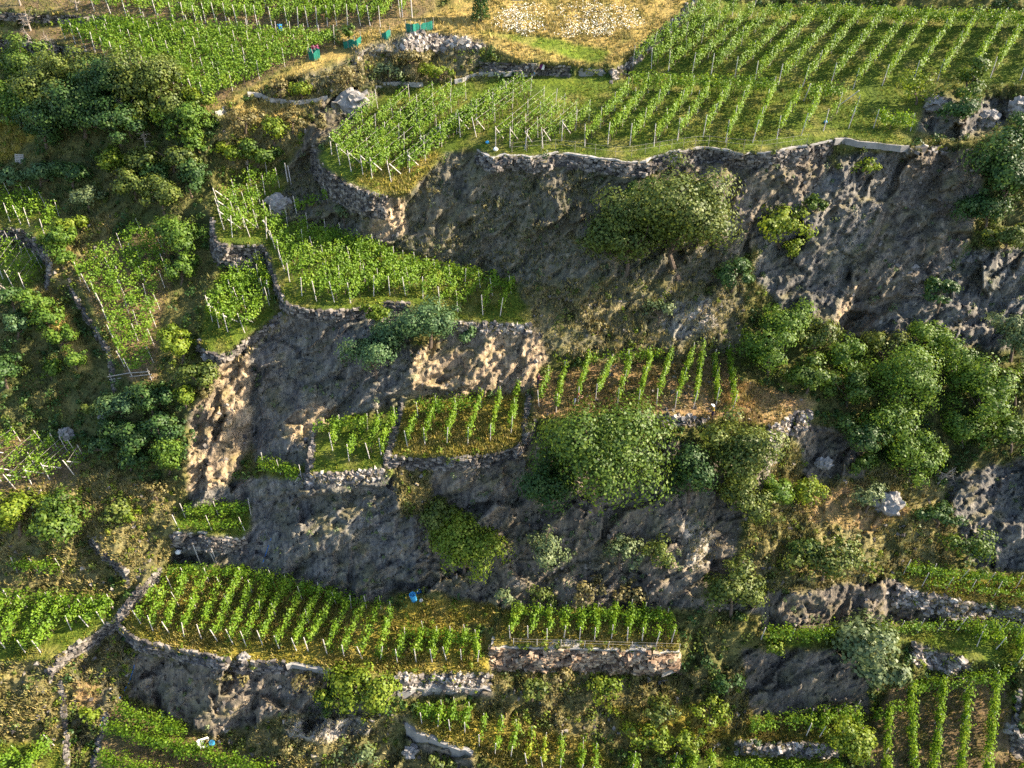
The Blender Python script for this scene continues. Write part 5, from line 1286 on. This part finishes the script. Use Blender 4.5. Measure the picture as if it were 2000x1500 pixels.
def fence(pts, n, h, mat, label, r=.03):
    pp = np.array([np.interp(np.linspace(0, 1, n), np.linspace(0, 1, len(pts)), [q[i] for q in pts]) for i in (0, 1)]); p3 = G(pp[0], pp[1])
    t = thing('wire_fence', p3[0], label, 'wire fence')
    for q in p3: add_post(t, q - p3[0], h, (random.gauss(0, .04), 0), r, 'post', mat)
    mb = MB()
    for zz in (.55, .95): mb.tube([q - p3[0] + UP * zz * h for q in p3], .008, 4, False)
    mb.build('wire', M['wood'], t)
fence([(1003, 1259), (1326, 1269)], 8, .95, 'post', 'wire fence on small pale posts along the mortared wall walkway')
fence([(1000, 298), (1090, 292), (1215, 309), (1300, 294), (1372, 284), (1480, 296), (1575, 282)], 20, 1.0, 'deadwood', 'thin rusty wire fence along the winding coped wall', .018)
# hoses
def hose(pts, label):
    pp = resample(pts, 6); p3 = G(pp[:, 0], pp[:, 1]) + UP * .07; mb = MB(); mb.tube(p3, .035, 6)
    o = mb.build('water_hose', M['bluep'], None, p3[0]); return tag(o, label, 'hose')
hose([(266, 1258), (265, 1280), (262, 1305), (252, 1335), (234, 1364)], 'blue hose hanging below the corner of the broad lower terrace')
hose([(202, 1402), (193, 1425), (187, 1450), (181, 1480)], 'blue hose running down beside the second narrow stone wall')
hose([(530, 1052), (522, 1075), (512, 1105)], 'thin blue hose on the shaded lower cliff')
# boulders
def boulder(u, v, r, mat, label):
    R = r * mpp(u, v); bm = bmesh.new(); bmesh.ops.create_icosphere(bm, subdivisions=4, radius=1)
    q = np.array([vv.co[:] for vv in bm.verts]); d = facets(q * 1.6 + u, 7) * .34 + facets(q * 4 + v, 9) * .09
    q = q * (1 + d)[:, None] * np.array([1.1, .8, .95]) * R
    for vv, c in zip(bm.verts, q): vv.co = c
    me = bpy.data.meshes.new('boulder'); bm.to_mesh(me); bm.free(); me.materials.append(M[mat])
    o = bpy.data.objects.new('boulder', me); COL.objects.link(o); o.location = G(u, v) - cF * R * .1; return tag(o, label, 'boulder')
M['crag'] = plain('crag_rock', [(.12, .115, .11), (.23, .215, .20), (.38, .35, .32)], 2.2, bump=.6, detail=8)
for b in ((476, 1284, 11, 'crag', 'single rounded boulder on the edging stones of the broad lower terrace'), (803, 1468, 15, 'crag', 'upright pale boulder left of the slanting grey wall'), (688, 205, 30, 'crag', 'large smooth pale boulder beside the curved low wall'), (545, 402, 22, 'crag', 'rounded pale boulder above the large middle terrace'),
          (1826, 205, 16, 'crag', 'pale boulder left of the dark bush at the upper right'), (1925, 235, 20, 'crag', 'craggy pale boulder right of the dark bush at the upper right'), (1990, 215, 20, 'crag', 'dark boulder cut by the right edge at the upper right'), (1608, 905, 14, 'crag', 'small smooth grey boulder on the bare bank under the grove'), (1730, 985, 26, 'crag', 'flat smooth grey rock on the bare bank under the grove'),
          (130, 848, 13, 'crag', 'grey boulder in the shade above the left edge pergola plot'), (200, 815, 7, 'crag', 'small grey stone in the shaded hollow'), (405, 698, 9, 'crag', 'small pale boulder below the pointed terrace'), (1015, 640, 8, 'crag', 'pale stone at the end of the middle terrace edging'), (1975, 1425, 14, 'crag', 'round grey boulder beside the ruined stone hut wall'), (1255, 1270, 5, 'crag', 'small stone lying on the mortared wall walkway')):
    boulder(*b)
# dead trees
def dead_tree(u, v, h, label, lean=(0, 0), n=9, name='dead_tree'):
    p = G(u, v); r = np.random.default_rng(int(u + v)); t = thing(name, p, label, 'dead tree'); mb = MB()
    top = np.array([lean[0], lean[1], h]); mb.tube([(0, 0, -.3), top * .5 + r.normal(0, .1, 3), top], [.11, .07, .025], 6); mb.build('trunk', M['deadwood'], t)
    br = MB()
    for k in range(n):
        s = top * r.uniform(.3, .95); d = r.normal(0, 1, 3) * np.array([1, .7, .6]) + UP * .4; e = s + unit(d) * h * r.uniform(.25, .5)
        m_ = (s + e) / 2 + r.normal(0, .1, 3); br.tube([s, m_, e], [.045, .03, .012], 5, False)
        for _ in range(3):
            d2 = unit(d + r.normal(0, 1.0, 3)); br.tube([m_, m_ + d2 * h * .18, m_ + d2 * h * .3 + r.normal(0, .05, 3)], [.022, .015, .008], 4, False)
    br.build('branches', M['deadwood'], t)
dead_tree(115, 118, 2.4, 'pale dead tree leaning above the upper left thicket', (-.5, 0), 12)
dead_tree(75, 100, 1.9, 'smaller tangle of dead branches left of the pale dead tree', (-.6, 0), 10)
dead_tree(60, 60, 2.0, 'bare grey shrub above the broken stone bank', (.2, 0), 12)
dead_tree(150, 20, 1.9, 'bare grey bush on the top left slope', (.2, 0), 12)
dead_tree(40, 10, 1.8, 'bare twiggy bush in the very top left corner', (.1, 0), 12)
dead_tree(262, 250, 2.6, 'dead twigs rising from the bright young thicket tree', (-.4, 0), 9)
dead_tree(285, 290, 1.8, 'dead branches below the bright young thicket tree', (.3, 0), 9)
dead_tree(300, 395, 1.6, 'grey dead twigs in the gully scrub', (.3, 0), 9)
dead_tree(1830, 945, 1.8, 'dead branches under the pale locusts of the right hand grove', (.6, 0), 9)
dead_tree(20, 575, 1.3, 'dead branches on the ground at the left edge', (-.8, 0), 9)
p = G(939, 40); t = thing('conifer', p, 'dark spiky conifer trunk cut by the top edge', 'conifer'); mb = MB(); mb.tube([(0, 0, -.3), (0, 0, 2), (.1, 0, 5)], [.2, .17, .1], 8); mb.build('trunk', M['bark'], t)
r_ = np.random.default_rng(3); n_ = 2200; a_ = r_.uniform(0, 6.28, n_); z_ = r_.uniform(.5, 5.2, n_); rr = (5.8 - z_) * .22 * np.sqrt(r_.random(n_))
c_ = np.stack([rr * np.cos(a_), rr * np.sin(a_), z_ - rr * .35], 1); vv, ff = leaf_quads(c_, unit(r_.normal(size=(n_, 3))), .17, r_); mesh_np('crown', vv, ff, M['dark'], t)
